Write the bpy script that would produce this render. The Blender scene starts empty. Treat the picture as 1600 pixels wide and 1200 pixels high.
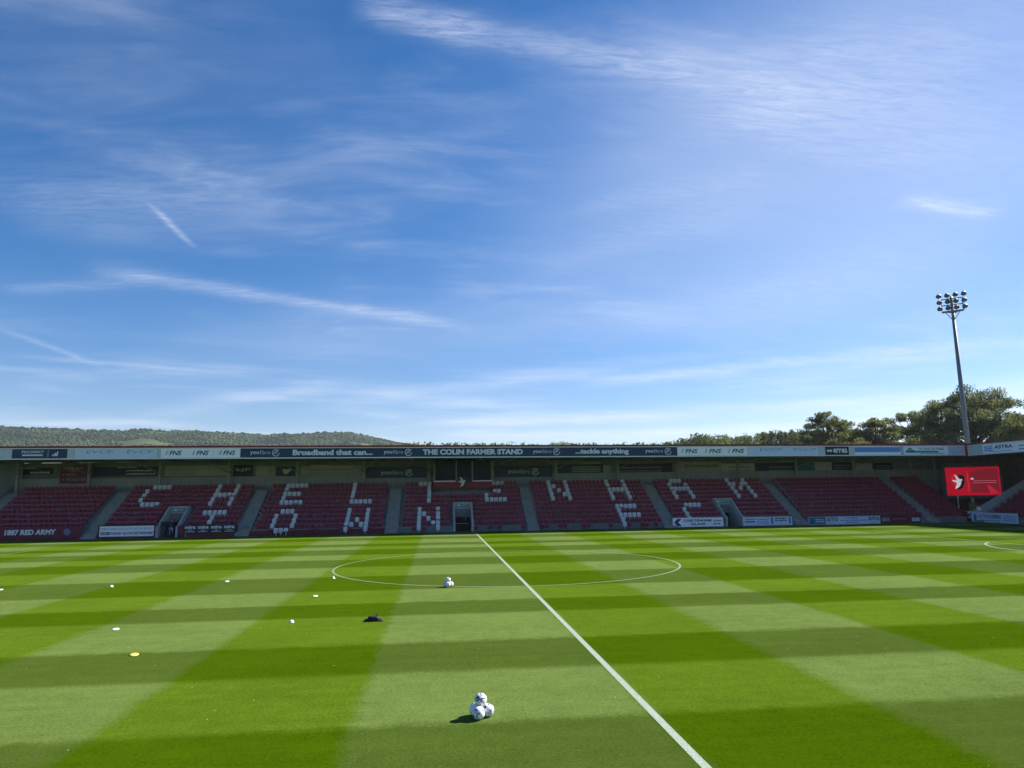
import bpy, math, random
from mathutils import Vector, Matrix, noise
R = math.radians
scene = bpy.context.scene
col = scene.collection

# ------------------------------------------------------------------ camera
F_PX = 1100.0                       # focal length in pixels of the 1600 px wide photograph
CAM = Vector((-3.717, -38.803, 3.80))
YAW, PITCH, ROLL = 0.106129, 0.153692, -0.013926
fw = Vector((math.sin(YAW)*math.cos(PITCH), math.cos(YAW)*math.cos(PITCH), math.sin(PITCH)))
rt = Vector((math.cos(YAW), -math.sin(YAW), 0)); up = rt.cross(fw)
rt, up = rt*math.cos(ROLL)+up*math.sin(ROLL), up*math.cos(ROLL)-rt*math.sin(ROLL)
cd = bpy.data.cameras.new('camera'); cam = bpy.data.objects.new('camera', cd); col.objects.link(cam)
cd.sensor_width = 36.0; cd.lens = F_PX/1600*36; cd.clip_end = 20000; cd.clip_start = 0.1
cam.matrix_world = Matrix(((rt.x, up.x, -fw.x, CAM.x), (rt.y, up.y, -fw.y, CAM.y), (rt.z, up.z, -fw.z, CAM.z), (0, 0, 0, 1)))
scene.camera = cam

def ray(px, py): return fw + rt*((px-800)/F_PX) + up*((600-py)/F_PX)
def at_y(px, py, Y):                 # photograph pixel -> point on the plane y = Y
    d = ray(px, py); return CAM + d*((Y-CAM.y)/d.y)
def at_x(px, py, X):
    d = ray(px, py); return CAM + d*((X-CAM.x)/d.x)
def at_z(px, py, Z=0.0):
    d = ray(px, py); return CAM + d*((Z-CAM.z)/d.z)

# ------------------------------------------------------------------ light
SUN_TO = Vector((1.28, 0.50, 1.0)).normalized()
SUN_EL = math.asin(SUN_TO.z); SUN_AZ = math.atan2(SUN_TO.x, SUN_TO.y)
EXPOSURE = 1.36
SKY_STRENGTH = 0.050
sd = bpy.data.lights.new('sun', 'SUN'); sd.energy = 5.0; sd.angle = R(0.53); sd.color = (1.0, 0.955, 0.88)
sun = bpy.data.objects.new('sun', sd); col.objects.link(sun)
sun.rotation_euler = SUN_TO.to_track_quat('Z', 'Y').to_euler(); sun.location = (60, 40, 60)
scene.view_settings.view_transform = 'Standard'; scene.view_settings.look = 'None'
scene.view_settings.exposure = EXPOSURE; scene.view_settings.gamma = 1.0
scene.view_settings.use_curve_mapping = False

def build_world():
    w = bpy.data.worlds.new('World'); scene.world = w; w.use_nodes = True
    nt = w.node_tree; nt.nodes.clear()
    N = nt.nodes.new; L = nt.links.new
    out = N('ShaderNodeOutputWorld'); bg = N('ShaderNodeBackground'); bg.inputs['Strength'].default_value = SKY_STRENGTH
    sky = N('ShaderNodeTexSky'); sky.sky_type = 'NISHITA'; sky.sun_disc = False
    sky.sun_elevation = SUN_EL; sky.sun_rotation = SUN_AZ
    sky.altitude = 50; sky.air_density = 1.0; sky.dust_density = 0.15; sky.ozone_density = 3.5
    tc = N('ShaderNodeTexCoord')
    def math_(op, a, b=None, clamp=False):
        m = N('ShaderNodeMath'); m.operation = op; m.use_clamp = clamp
        for i, v in enumerate((a, b)):
            if v is None: continue
            if isinstance(v, (int, float)): m.inputs[i].default_value = v
            else: L(v, m.inputs[i])
        return m.outputs[0]
    nrm = N('ShaderNodeVectorMath'); nrm.operation = 'NORMALIZE'; L(tc.outputs['Generated'], nrm.inputs[0])
    sep = N('ShaderNodeSeparateXYZ'); L(nrm.outputs[0], sep.inputs[0])
    den = math_('ADD', math_('MAXIMUM', sep.outputs['Z'], 0.0), 0.14)
    u = math_('DIVIDE', sep.outputs['X'], den); v = math_('DIVIDE', sep.outputs['Y'], den)
    comb = N('ShaderNodeCombineXYZ'); L(u, comb.inputs[0]); L(v, comb.inputs[1])
    def plane(px, py):
        d = ray(px, py).normalized(); k = max(d.z, 0)+0.14
        return Vector((d.x/k, d.y/k))
    def tex(scale, rot, stretch, detail, rough, dist=0.0, off=(0, 0)):
        mp = N('ShaderNodeMapping'); L(comb.outputs[0], mp.inputs['Vector'])
        mp.inputs['Rotation'].default_value = (0, 0, rot); mp.inputs['Scale'].default_value = (stretch[0], stretch[1], 1)
        mp.inputs['Location'].default_value = (off[0], off[1], 0)
        n = N('ShaderNodeTexNoise'); L(mp.outputs[0], n.inputs['Vector'])
        n.inputs['Scale'].default_value = scale; n.inputs['Detail'].default_value = detail
        n.inputs['Roughness'].default_value = rough; n.inputs['Distortion'].default_value = dist
        return n.outputs['Fac']
    def remap(x, a, b, c=0.0, d=1.0):
        m = N('ShaderNodeMapRange'); m.interpolation_type = 'SMOOTHSTEP'
        L(x, m.inputs[0]); m.inputs[1].default_value = a; m.inputs[2].default_value = b
        m.inputs[3].default_value = c; m.inputs[4].default_value = d
        return m.outputs[0]
    wisp = tex(2.6, R(35), (1.0, 3.2), 8, 0.62, 0.6)
    veil = tex(0.75, R(20), (1.0, 1.7), 5, 0.55, 0.3, (3.1, 1.7))
    fine = tex(11.0, R(40), (1.0, 6.0), 8, 0.72, 0.7)
    total = math_('MULTIPLY', remap(veil, 0.42, 0.75), math_('ADD', math_('MULTIPLY', remap(wisp, 0.36, 0.8), 0.27), 0.06))
    # the separate cirrus streaks and old contrails, as bands across the cloud layer
    streaks = [((560, 5), (760, 55), .035, .34), ((640, 28), (1150, 138), .035, .24), ((850, 75), (1250, 170), .11, .09), ((1100, 120), (1600, 250), .16, .14),
               ((150, 420), (420, 465), .05, .34), ((380, 460), (730, 512), .045, .34), ((0, 455), (230, 440), .05, .16),
               ((232, 318), (304, 386), .010, .34), ((0, 513), (160, 573), .022, .22), ((20, 556), (370, 585), .028, .20),
               ((480, 640), (1000, 575), .10, .26), ((900, 605), (1600, 535), .085, .40), ((1410, 310), (1560, 335), .03, .36),
               ((0, 330), (420, 290), .16, .16), ((200, 660), (560, 590), .10, .20), ((900, 330), (1200, 270), .06, .10), ((1050, 20), (1750, 330), .80, .23), ((900, 250), (1700, 520), .60, .13), ((300, 560), (1500, 480), .35, .12), ((820, 430), (1250, 290), .10, .09), ((900, 520), (1600, 400), .20, .12), ((1150, 160), (1600, 60), .12, .14), ((0, 120), (500, 20), .14, .04), ((640, 661), (1120, 652), .12, .50), ((700, 686), (1080, 680), .16, .45), ((1040, 640), (1430, 632), .10, .36), ((520, 640), (640, 655), .06, .2)]
    for (a, b, wd, amp) in streaks:
        A = plane(*a); B = plane(*b); D = B-A; ln = D.length; D = D/ln
        du = math_('SUBTRACT', u, A.x); dv = math_('SUBTRACT', v, A.y)
        s = math_('ADD', math_('MULTIPLY', du, D.x), math_('MULTIPLY', dv, D.y))
        t = math_('ADD', math_('MULTIPLY', du, -D.y), math_('MULTIPLY', dv, D.x))
        t = math_('ADD', t, math_('MULTIPLY', math_('SUBTRACT', wisp, 0.5), min(wd, .16)*2.2))
        g = math_('POWER', 2.718, math_('MULTIPLY', math_('MULTIPLY', t, t), -1.0/(wd*wd)))
        e = math_('MULTIPLY', remap(s, -0.12*ln, 0.25*ln), remap(s, 1.15*ln, 0.7*ln))
        k = math_('MULTIPLY', math_('MULTIPLY', g, e), math_('MULTIPLY', remap(fine, 0.3, 0.7, 0.30 if wd < .25 else 0.97, 1.05), amp))
        total = math_('ADD', total, k)
    # flat bands of thin cloud low over the horizon
    mp = N('ShaderNodeMapping'); L(nrm.outputs[0], mp.inputs['Vector']); mp.inputs['Scale'].default_value = (1.6, 1.6, 22)
    n = N('ShaderNodeTexNoise'); L(mp.outputs[0], n.inputs['Vector']); n.inputs['Scale'].default_value = 1.9
    n.inputs['Detail'].default_value = 6; n.inputs['Roughness'].default_value = 0.55
    low = math_('MULTIPLY', remap(n.outputs['Fac'], 0.46, 0.72), math_('MULTIPLY', remap(sep.outputs['Z'], 0.24, 0.05), remap(sep.outputs['Z'], -0.02, 0.05)))
    total = math_('ADD', total, math_('MULTIPLY', low, 0.55))
    total = math_('MINIMUM', total, 0.85)
    mix = N('ShaderNodeMix'); mix.data_type = 'RGBA'
    hs = N('ShaderNodeHueSaturation'); hs.inputs['Saturation'].default_value = 1.38; L(sky.outputs[0], hs.inputs['Color'])
    tn = N('ShaderNodeMix'); tn.data_type = 'RGBA'; tn.blend_type = 'MULTIPLY'; tn.inputs['Factor'].default_value = 1.0; L(hs.outputs[0], tn.inputs['A']); tn.inputs['B'].default_value = (1.04, .92, 1.02, 1)
    L(total, mix.inputs['Factor']); L(tn.outputs['Result'], mix.inputs['A']); mix.inputs['B'].default_value = (6.6, 7.2, 8.6, 1)
    L(mix.outputs['Result'], bg.inputs['Color']); L(bg.outputs[0], out.inputs[0])
build_world()

# ------------------------------------------------------------------ materials
MATS = {}
def lin(c):
    return tuple(((x/255)/12.92 if x/255 <= .04045 else ((x/255+.055)/1.055)**2.4) for x in c)
def mat(name, rgb, rough=.6, spec=.4, var=.12, scale=6.0, bump=0.0, bscale=60.0, metal=0.0, dirt=0.0, emit=None, estr=0.0):
    if name in MATS: return MATS[name]
    m = bpy.data.materials.new(name); m.use_nodes = True; nt = m.node_tree
    N = nt.nodes.new; L = nt.links.new; b = nt.nodes['Principled BSDF']
    b.inputs['Roughness'].default_value = rough; b.inputs['Specular IOR Level'].default_value = spec
    b.inputs['Metallic'].default_value = metal
    geo = N('ShaderNodeNewGeometry')
    n = N('ShaderNodeTexNoise'); L(geo.outputs['Position'], n.inputs['Vector'])
    n.inputs['Scale'].default_value = scale; n.inputs['Detail'].default_value = 5; n.inputs['Roughness'].default_value = .6
    mr = N('ShaderNodeMapRange'); L(n.outputs['Fac'], mr.inputs[0]); mr.inputs[1].default_value = .25; mr.inputs[2].default_value = .75
    mr.inputs[3].default_value = 1-var; mr.inputs[4].default_value = 1+var
    mul = N('ShaderNodeVectorMath'); mul.operation = 'SCALE'; mul.inputs[0].default_value = rgb; L(mr.outputs[0], mul.inputs['Scale'])
    src = mul.outputs[0]
    if dirt:
        n2 = N('ShaderNodeTexNoise'); mp = N('ShaderNodeMapping'); L(geo.outputs['Position'], mp.inputs[0]); mp.inputs['Scale'].default_value = (2.5, 2.5, .35)
        L(mp.outputs[0], n2.inputs['Vector']); n2.inputs['Scale'].default_value = 1.3; n2.inputs['Detail'].default_value = 6
        r2 = N('ShaderNodeMapRange'); L(n2.outputs['Fac'], r2.inputs[0]); r2.inputs[1].default_value = .5; r2.inputs[2].default_value = .8; r2.inputs[4].default_value = dirt
        mx = N('ShaderNodeMix'); mx.data_type = 'RGBA'; L(r2.outputs[0], mx.inputs['Factor']); L(src, mx.inputs['A']); mx.inputs['B'].default_value = (.10, .09, .07, 1)
        src = mx.outputs['Result']
    L(src, b.inputs['Base Color'])
    if bump:
        nb = N('ShaderNodeTexNoise'); L(geo.outputs['Position'], nb.inputs['Vector']); nb.inputs['Scale'].default_value = bscale; nb.inputs['Detail'].default_value = 4
        bp = N('ShaderNodeBump'); bp.inputs['Strength'].default_value = bump; bp.inputs['Distance'].default_value = .02
        L(nb.outputs['Fac'], bp.inputs['Height']); L(bp.outputs[0], b.inputs['Normal'])
    if emit:
        b.inputs['Emission Color'].default_value = (*emit, 1); b.inputs['Emission Strength'].default_value = estr
    MATS[name] = m
    return m
def pal(name, rgb255, **k): return mat(name, lin(rgb255), **k)

M_MAROON = mat('maroon_plastic', (.24, .032, .056), rough=.32, spec=.6, var=.45, scale=2.3)
M_WSEAT = mat('white_plastic', (.66, .70, .72), rough=.4, spec=.5, var=.15, scale=1.3)
M_CONC = mat('concrete', (.22, .225, .21), rough=.85, var=.22, scale=1.6, bump=.3, dirt=.5)
M_STEP = mat('step_concrete', (.27, .27, .245), rough=.85, var=.22, scale=2.0, bump=.3, dirt=.4)
M_VOM = mat('painted_render', (.44, .45, .44), rough=.8, var=.14, scale=1.5, dirt=.4)
M_RISER_G = mat('grey_riser_paint', (.15, .17, .175), rough=.7, var=.25, scale=1.5, dirt=.5)
M_RISER_R = mat('red_riser_paint', (.15, .014, .024), rough=.6, var=.25, scale=1.5, dirt=.35)
M_RED = mat('red_paint', (.38, .018, .03), rough=.5, var=.15, scale=1.5, dirt=.2)
M_GUTTER = mat('gutter_maroon', (.24, .018, .036), rough=.55, var=.2, scale=1.5, dirt=.3)
M_PRESS = mat('press_box_red', (.23, .014, .036), rough=.5, var=.15, scale=1.5, dirt=.15)
M_STEEL = mat('grey_green_steel', (.30, .34, .33), rough=.55, var=.12, scale=3, dirt=.25)
M_SHEET = mat('roof_sheet', (.16, .18, .18), rough=.6, var=.15, scale=.8)
M_BACK = mat('back_cladding', (.20, .235, .23), rough=.75, var=.15, scale=1.0, dirt=.3)
M_BACKLO = mat('back_parapet', (.30, .34, .32), rough=.75, var=.12, scale=1.2, dirt=.35)
M_DARK = mat('dark_hoarding', (.040, .052, .055), rough=.8, var=.3, scale=1.0)
M_TRIM = mat('white_trim', (.80, .80, .78), rough=.5, var=.06, scale=2, dirt=.12)
M_WHITE = mat('white_panel', (.88, .89, .90), rough=.45, var=.05, scale=.8, dirt=.10)
M_PALE = mat('pale_blue_panel', (.58, .68, .79), rough=.45, var=.05, scale=.8, dirt=.1)
M_GREYP = mat('grey_panel', (.54, .56, .57), rough=.5, var=.07, scale=.8, dirt=.15)
M_NAVY = mat('navy_panel', (.012, .035, .085), rough=.45, var=.12, scale=.8)
M_BLACKP = mat('black_panel', (.012, .016, .022), rough=.45, var=.15, scale=.8)
M_LET = mat('white_lettering', (.70, .73, .76), rough=.5, var=.04)
M_LETDK = mat('navy_lettering', (.02, .05, .11), rough=.5, var=.04)
M_LETGR = mat('grey_lettering', (.22, .24, .25), rough=.5, var=.04)
M_BLUE = mat('blue_print', (.07, .19, .46), rough=.5, var=.08)
M_LBLUE = mat('light_blue_print', (.13, .29, .58), rough=.5, var=.08)
M_GREEN = mat('green_print', (.03, .24, .13), rough=.5, var=.08)
M_TEAL = mat('teal_print', (.02, .20, .22), rough=.5, var=.08)
M_MARP = mat('maroon_panel', (.15, .010, .028), rough=.5, var=.15, scale=1.2)
M_BEIGE = mat('beige_panel', (.42, .41, .36), rough=.6, var=.1, scale=1.2, dirt=.2)
M_GLASS = mat('window_glass', (.012, .022, .026), rough=.25, spec=.08, var=.25, scale=1.2)
M_ROOM = mat('dim_interior', (.06, .07, .07), rough=.8, var=.2)
M_WOOD = mat('brown_door', (.14, .065, .04), rough=.6, var=.2, scale=2)
M_SIGNG = mat('exit_green', (.01, .17, .11), rough=.5, var=.05)
M_BLK = mat('black_fabric', (.008, .009, .012), rough=.75, var=.3, scale=15, bump=.3, bscale=40)
M_YEL = mat('yellow_plastic', (.62, .56, .10), rough=.45, var=.08)
M_WCONE = mat('white_cone_plastic', (.80, .82, .80), rough=.4, var=.05)
M_BALL = mat('ball_white', (.80, .80, .80), rough=.35, var=.04, scale=8)
M_BALLD = mat('ball_navy_print', (.02, .025, .06), rough=.4, var=.1)
M_BALLP = mat('ball_lilac_print', (.25, .26, .48), rough=.4, var=.1)
M_GALV = mat('galvanised_steel', (.17, .19, .21), rough=.5, metal=.35, var=.12, scale=2)
M_LAMP = mat('lamp_housing', (.16, .17, .18), rough=.5, metal=.3, var=.15)
M_LENS = mat('lamp_glass', (.10, .11, .12), rough=.3, spec=.3, var=.2)
M_OLIVE = mat('olive_yellow_pad', (.20, .18, .03), rough=.6, var=.15)

def grass_material():
    m = bpy.data.materials.new('mown_turf'); m.use_nodes = True; nt = m.node_tree
    N = nt.nodes.new; L = nt.links.new; b = nt.nodes['Principled BSDF']
    b.inputs['Roughness'].default_value = 1.0; b.inputs['Specular IOR Level'].default_value = 0.0
    b.inputs['Sheen Weight'].default_value = .03; b.inputs['Sheen Roughness'].default_value = .5; b.inputs['Sheen Tint'].default_value = (.5, .7, .1, 1)
    geo = N('ShaderNodeNewGeometry'); sep = N('ShaderNodeSeparateXYZ'); L(geo.outputs['Position'], sep.inputs[0])
    def noise_(scale, detail=4, rough=.6, vec=None):
        n = N('ShaderNodeTexNoise'); L(vec or geo.outputs['Position'], n.inputs['Vector']); n.inputs['Scale'].default_value = scale
        n.inputs['Detail'].default_value = detail; n.inputs['Roughness'].default_value = rough; return n.outputs['Fac']
    def mth(op, a, b_=None, c=None):
        x = N('ShaderNodeMath'); x.operation = op
        for i, v in enumerate((a, b_, c)):
            if v is None: continue
            if isinstance(v, (int, float)): x.inputs[i].default_value = v
            else: L(v, x.inputs[i])
        return x.outputs[0]
    wob = mth('MULTIPLY', mth('SUBTRACT', noise_(1.1, 6, .7), .5), .55)
    wob2 = mth('MULTIPLY', mth('SUBTRACT', noise_(9, 3, .7), .5), .35)
    def bands(co, edges, lo, hi, first):
        x = mth('ADD', co, mth('ADD', wob, wob2))
        t = mth('DIVIDE', mth('SUBTRACT', x, lo), hi-lo)
        r = N('ShaderNodeValToRGB'); r.color_ramp.interpolation = 'LINEAR'; L(t, r.inputs[0])
        e = r.color_ramp.elements; v = first; soft = .05/(hi-lo)
        e[0].position = 0; e[0].color = (v, v, v, 1); e[1].position = 1
        stops = []
        for k in edges:
            p = (k-lo)/(hi-lo); stops.append((p-soft, v)); v = 1-v; stops.append((p+soft, v))
        e[1].color = (v, v, v, 1)
        for p, c in stops[:30]:
            q = e.new(p); q.color = (c, c, c, 1)
        return r.outputs[0]
    # mower passes along and across the pitch (1 = light)
    ye = [-26.1, -22.8, -19.5, -15.4, -12.45, -9.0, -3.9, .55, 5.05, 8.7, 13, 16, 18.8, 23.2, 27.1]
    cross = bands(sep.outputs['Y'], ye, -60, 40, 0)
    xl = bands(sep.outputs['X'], [-51.6, -47.4, -43.2, -39.0, -34.9, -30.7, -26.5, -22.3, -18.0, -13.75, -9.35, -5.15, 0], -60, 2, 1)
    xr = bands(sep.outputs['X'], [0, 4.05, 8.25, 12.45, 16.7, 20.9, 25.1, 29.3, 33.5, 37.7, 41.9, 46.1, 50.3], -2, 60, 1)
    side = mth('GREATER_THAN', sep.outputs['X'], 0.0)
    along = mth('ADD', mth('MULTIPLY', xl, mth('SUBTRACT', 1.0, side)), mth('MULTIPLY', xr, side))   # 1 = pale
    def mixc(f, a, b_):
        x = N('ShaderNodeMix'); x.data_type = 'RGBA'
        if isinstance(f, float): x.inputs['Factor'].default_value = f
        else: L(f, x.inputs['Factor'])
        for s, v in (('A', a), ('B', b_)):
            if isinstance(v, tuple): x.inputs[s].default_value = (*v, 1)
            else: L(v, x.inputs[s])
        return x.outputs['Result']
    sat = mixc(cross, (.035, .068, .0004), (.064, .108, .0065))
    pale = mixc(cross, (.048, .076, .0120), (.092, .135, .0330))
    c = mixc(along, sat, pale)
    g1 = noise_(17, 6, .8); g2 = noise_(2.2, 5, .65); g3 = noise_(.35, 3, .5); g4 = noise_(95, 3, .8)
    mpx = N('ShaderNodeMapping'); L(geo.outputs['Position'], mpx.inputs[0]); mpx.inputs['Scale'].default_value = (.12, 3.2, 1); g5 = noise_(1.0, 4, .7, mpx.outputs[0])
    f = mth('ADD', mth('ADD', mth('MULTIPLY', mth('SUBTRACT', g1, .5), 2.3), mth('MULTIPLY', mth('SUBTRACT', g4, .5), 1.5)),
            mth('ADD', mth('MULTIPLY', mth('SUBTRACT', g2, .5), .55), mth('ADD', mth('MULTIPLY', mth('SUBTRACT', g3, .5), .35), mth('MULTIPLY', mth('SUBTRACT', g5, .5), .45))))
    sc = N('ShaderNodeVectorMath'); sc.operation = 'SCALE'; L(c, sc.inputs[0]); L(mth('MAXIMUM', mth('ADD', f, 1.0), .35), sc.inputs['Scale'])
    vo = N('ShaderNodeTexVoronoi'); L(geo.outputs['Position'], vo.inputs['Vector']); vo.inputs['Scale'].default_value = 2.3
    wn = N('ShaderNodeTexWhiteNoise'); wn.noise_dimensions = '3D'; L(vo.outputs['Position'], wn.inputs['Vector'])
    fl = mth('MULTIPLY', mth('LESS_THAN', vo.outputs['Distance'], .030), mth('GREATER_THAN', wn.outputs['Value'], .6))
    c2 = mixc(mth('MULTIPLY', fl, .9), sc.outputs[0], (.55, .60, .42))
    L(c2, b.inputs['Base Color'])
    bp = N('ShaderNodeBump'); bp.inputs['Strength'].default_value = .55; bp.inputs['Distance'].default_value = .03
    L(mth('ADD', g1, g4), bp.inputs['Height']); L(bp.outputs[0], b.inputs['Normal'])
    return m
M_TURF = grass_material()
def line_material(name, hi):
    m = bpy.data.materials.new(name); m.use_nodes = True; nt = m.node_tree
    N = nt.nodes.new; L = nt.links.new; b = nt.nodes['Principled BSDF']; b.inputs['Roughness'].default_value = .8
    geo = N('ShaderNodeNewGeometry'); n = N('ShaderNodeTexNoise'); L(geo.outputs['Position'], n.inputs['Vector']); n.inputs['Scale'].default_value = 45; n.inputs['Detail'].default_value = 5
    r = N('ShaderNodeMapRange'); L(n.outputs['Fac'], r.inputs[0]); r.inputs[1].default_value = .36; r.inputs[2].default_value = .56
    x = N('ShaderNodeMix'); x.data_type = 'RGBA'; L(r.outputs[0], x.inputs['Factor'])
    x.inputs['A'].default_value = (.09, .14, .06, 1); x.inputs['B'].default_value = (*hi, 1); L(x.outputs['Result'], b.inputs['Base Color'])
    return m
M_LINE = line_material('line_paint_on_grass', (.27, .33, .27)); M_LINE2 = line_material('worn_line_paint', (.165, .22, .11))
def leaf_material(name, a, b_, transl=.35, nscale=.35):
    m = bpy.data.materials.new(name); m.use_nodes = True; nt = m.node_tree; nt.nodes.clear()
    N = nt.nodes.new; L = nt.links.new
    out = N('ShaderNodeOutputMaterial'); d = N('ShaderNodeBsdfDiffuse'); t = N('ShaderNodeBsdfTranslucent'); mx = N('ShaderNodeMixShader'); mx.inputs[0].default_value = transl
    geo = N('ShaderNodeNewGeometry'); n = N('ShaderNodeTexNoise'); L(geo.outputs['Position'], n.inputs['Vector']); n.inputs['Scale'].default_value = nscale; n.inputs['Detail'].default_value = 6; n.inputs['Roughness'].default_value = .75
    r = N('ShaderNodeMapRange'); L(n.outputs['Fac'], r.inputs[0]); r.inputs[1].default_value = .32 if nscale > .1 else .42; r.inputs[2].default_value = .68 if nscale > .1 else .60
    x = N('ShaderNodeMix'); x.data_type = 'RGBA'; L(r.outputs[0], x.inputs['Factor']); x.inputs['A'].default_value = (*a, 1); x.inputs['B'].default_value = (*b_, 1)
    for s in (d, t): L(x.outputs['Result'], s.inputs['Color'])
    L(d.outputs[0], mx.inputs[1]); L(t.outputs[0], mx.inputs[2]); L(mx.outputs[0], out.inputs[0])
    return m
M_LEAF = leaf_material('leaf_green', (.085, .110, .036), (.165, .180, .070), .5)
M_LEAFY = leaf_material('leaf_turning', (.105, .118, .038), (.180, .180, .070), .5)
M_LEAFD = leaf_material('leaf_dark', (.048, .072, .026), (.090, .115, .042), .4)
M_WOODS = leaf_material('hill_wood', (.012, .026, .013), (.060, .088, .034), .1, .008)
M_BARK = mat('bark', (.035, .028, .02), rough=.9, var=.3, scale=3, bump=.5, bscale=8)
def hill_material():
    m = bpy.data.materials.new('hill_fields'); m.use_nodes = True; nt = m.node_tree; N = nt.nodes.new; L = nt.links.new
    b = nt.nodes['Principled BSDF']; b.inputs['Roughness'].default_value = .95; b.inputs['Specular IOR Level'].default_value = .05
    geo = N('ShaderNodeNewGeometry'); n = N('ShaderNodeTexNoise'); L(geo.outputs['Position'], n.inputs['Vector']); n.inputs['Scale'].default_value = .006; n.inputs['Detail'].default_value = 5
    r = N('ShaderNodeValToRGB'); L(n.outputs['Fac'], r.inputs[0]); e = r.color_ramp.elements
    e[0].position = .40; e[0].color = (.040, .060, .020, 1); e[1].position = .62; e[1].color = (.13, .12, .06, 1)
    q = e.new(.5); q.color = (.065, .085, .03, 1)
    L(r.outputs[0], b.inputs['Base Color']); return m
M_HILL = hill_material()
M_GROUND = mat('far_ground', (.06, .085, .03), rough=.95, spec=.1, var=.3, scale=.05)
M_TARMAC = mat('perimeter_tarmac', (.055, .058, .056), rough=.9, var=.25, scale=1.5, bump=.2)

# ------------------------------------------------------------------ mesh helpers
class MB:
    def __init__(s): s.v = []; s.f = []; s.m = []
    def face(s, pts, mi=0):
        k = len(s.v); s.v += [tuple(p) for p in pts]; s.f.append(tuple(range(k, k+len(pts)))); s.m.append(mi)
    def hexa(s, c, mi=0):                      # c: 8 corners, bottom 4 ccw then top 4
        k = len(s.v); s.v += [tuple(p) for p in c]
        for q in ((3, 2, 1, 0), (4, 5, 6, 7), (0, 1, 5, 4), (1, 2, 6, 5), (2, 3, 7, 6), (3, 0, 4, 7)):
            s.f.append(tuple(k+i for i in q)); s.m.append(mi)
    def box(s, x0, x1, y0, y1, z0, z1, mi=0):
        s.hexa([(x0, y0, z0), (x1, y0, z0), (x1, y1, z0), (x0, y1, z0), (x0, y0, z1), (x1, y0, z1), (x1, y1, z1), (x0, y1, z1)], mi)
    def prism(s, prof, x0, x1, mi=0):          # profile (y, z) extruded along x
        n = len(prof); k = len(s.v)
        s.v += [(x0, y, z) for y, z in prof]+[(x1, y, z) for y, z in prof]
        s.f.append(tuple(k+i for i in range(n))); s.m.append(mi)
        s.f.append(tuple(k+n+i for i in reversed(range(n)))); s.m.append(mi)
        for i in range(n):
            j = (i+1) % n; s.f.append((k+j, k+i, k+n+i, k+n+j)); s.m.append(mi)
    def tube(s, pts, rads, seg=8, mi=0, caps=True):
        rings = []
        for i, p in enumerate(pts):
            p = Vector(p); a = Vector(pts[max(i-1, 0)]); b = Vector(pts[min(i+1, len(pts)-1)])
            t = (b-a).normalized(); ref = Vector((0, 0, 1)) if abs(t.z) < .9 else Vector((1, 0, 0))
            u = t.cross(ref).normalized(); w = u.cross(t); r = rads[i] if hasattr(rads, '__len__') else rads
            k = len(s.v); s.v += [tuple(p+u*(r*math.cos(2*math.pi*j/seg))+w*(r*math.sin(2*math.pi*j/seg))) for j in range(seg)]
            rings.append(k)
        for a, b in zip(rings, rings[1:]):
            for j in range(seg):
                j2 = (j+1) % seg; s.f.append((a+j, a+j2, b+j2, b+j)); s.m.append(mi)
        if caps:
            s.f.append(tuple(rings[0]+j for j in reversed(range(seg)))); s.m.append(mi)
            s.f.append(tuple(rings[-1]+j for j in range(seg))); s.m.append(mi)
    def lathe(s, prof, seg=20, mi=0, c=(0, 0, 0)):
        k = len(s.v)
        for r, z in prof:
            s.v += [(c[0]+r*math.cos(2*math.pi*j/seg), c[1]+r*math.sin(2*math.pi*j/seg), c[2]+z) for j in range(seg)]
        for i in range(len(prof)-1):
            for j in range(seg):
                j2 = (j+1) % seg; s.f.append((k+i*seg+j, k+i*seg+j2, k+(i+1)*seg+j2, k+(i+1)*seg+j)); s.m.append(mi)
    def mesh(s, name, mats, smooth=False):
        me = bpy.data.meshes.new(name); me.from_pydata(s.v, [], s.f)
        for m in (mats if isinstance(mats, (list, tuple)) else [mats]): me.materials.append(m)
        me.polygons.foreach_set('material_index', s.m)
        if smooth: me.polygons.foreach_set('use_smooth', [True]*len(s.f))
        me.update(); return me
    def build(s, name, mats, parent=None, smooth=False, kind=None):
        return link(name, s.mesh(name, mats, smooth), parent, kind)
def link(name, me, parent=None, kind=None):
    o = bpy.data.objects.new(name, me); col.objects.link(o)
    if parent is not None:
        o.parent = parent
        par = Matrix.Identity(4); p = parent
        while p is not None: par = p.matrix_basis @ par; p = p.parent
        o.matrix_parent_inverse = Matrix.Translation(parent['base']).inverted() if 'base' in parent else Matrix.Identity(4)
    if kind: o['kind'] = kind
    return o
def thing(name, loc, label, cat, group=None):
    o = bpy.data.objects.new(name, None); col.objects.link(o); o.location = loc; o.empty_display_size = .3
    o['base'] = list(loc); tag(o, label, cat, group); return o
def tag(o, label, cat, group=None):
    o['label'] = label; o['category'] = cat
    if group: o['group'] = group
    return o

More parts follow.
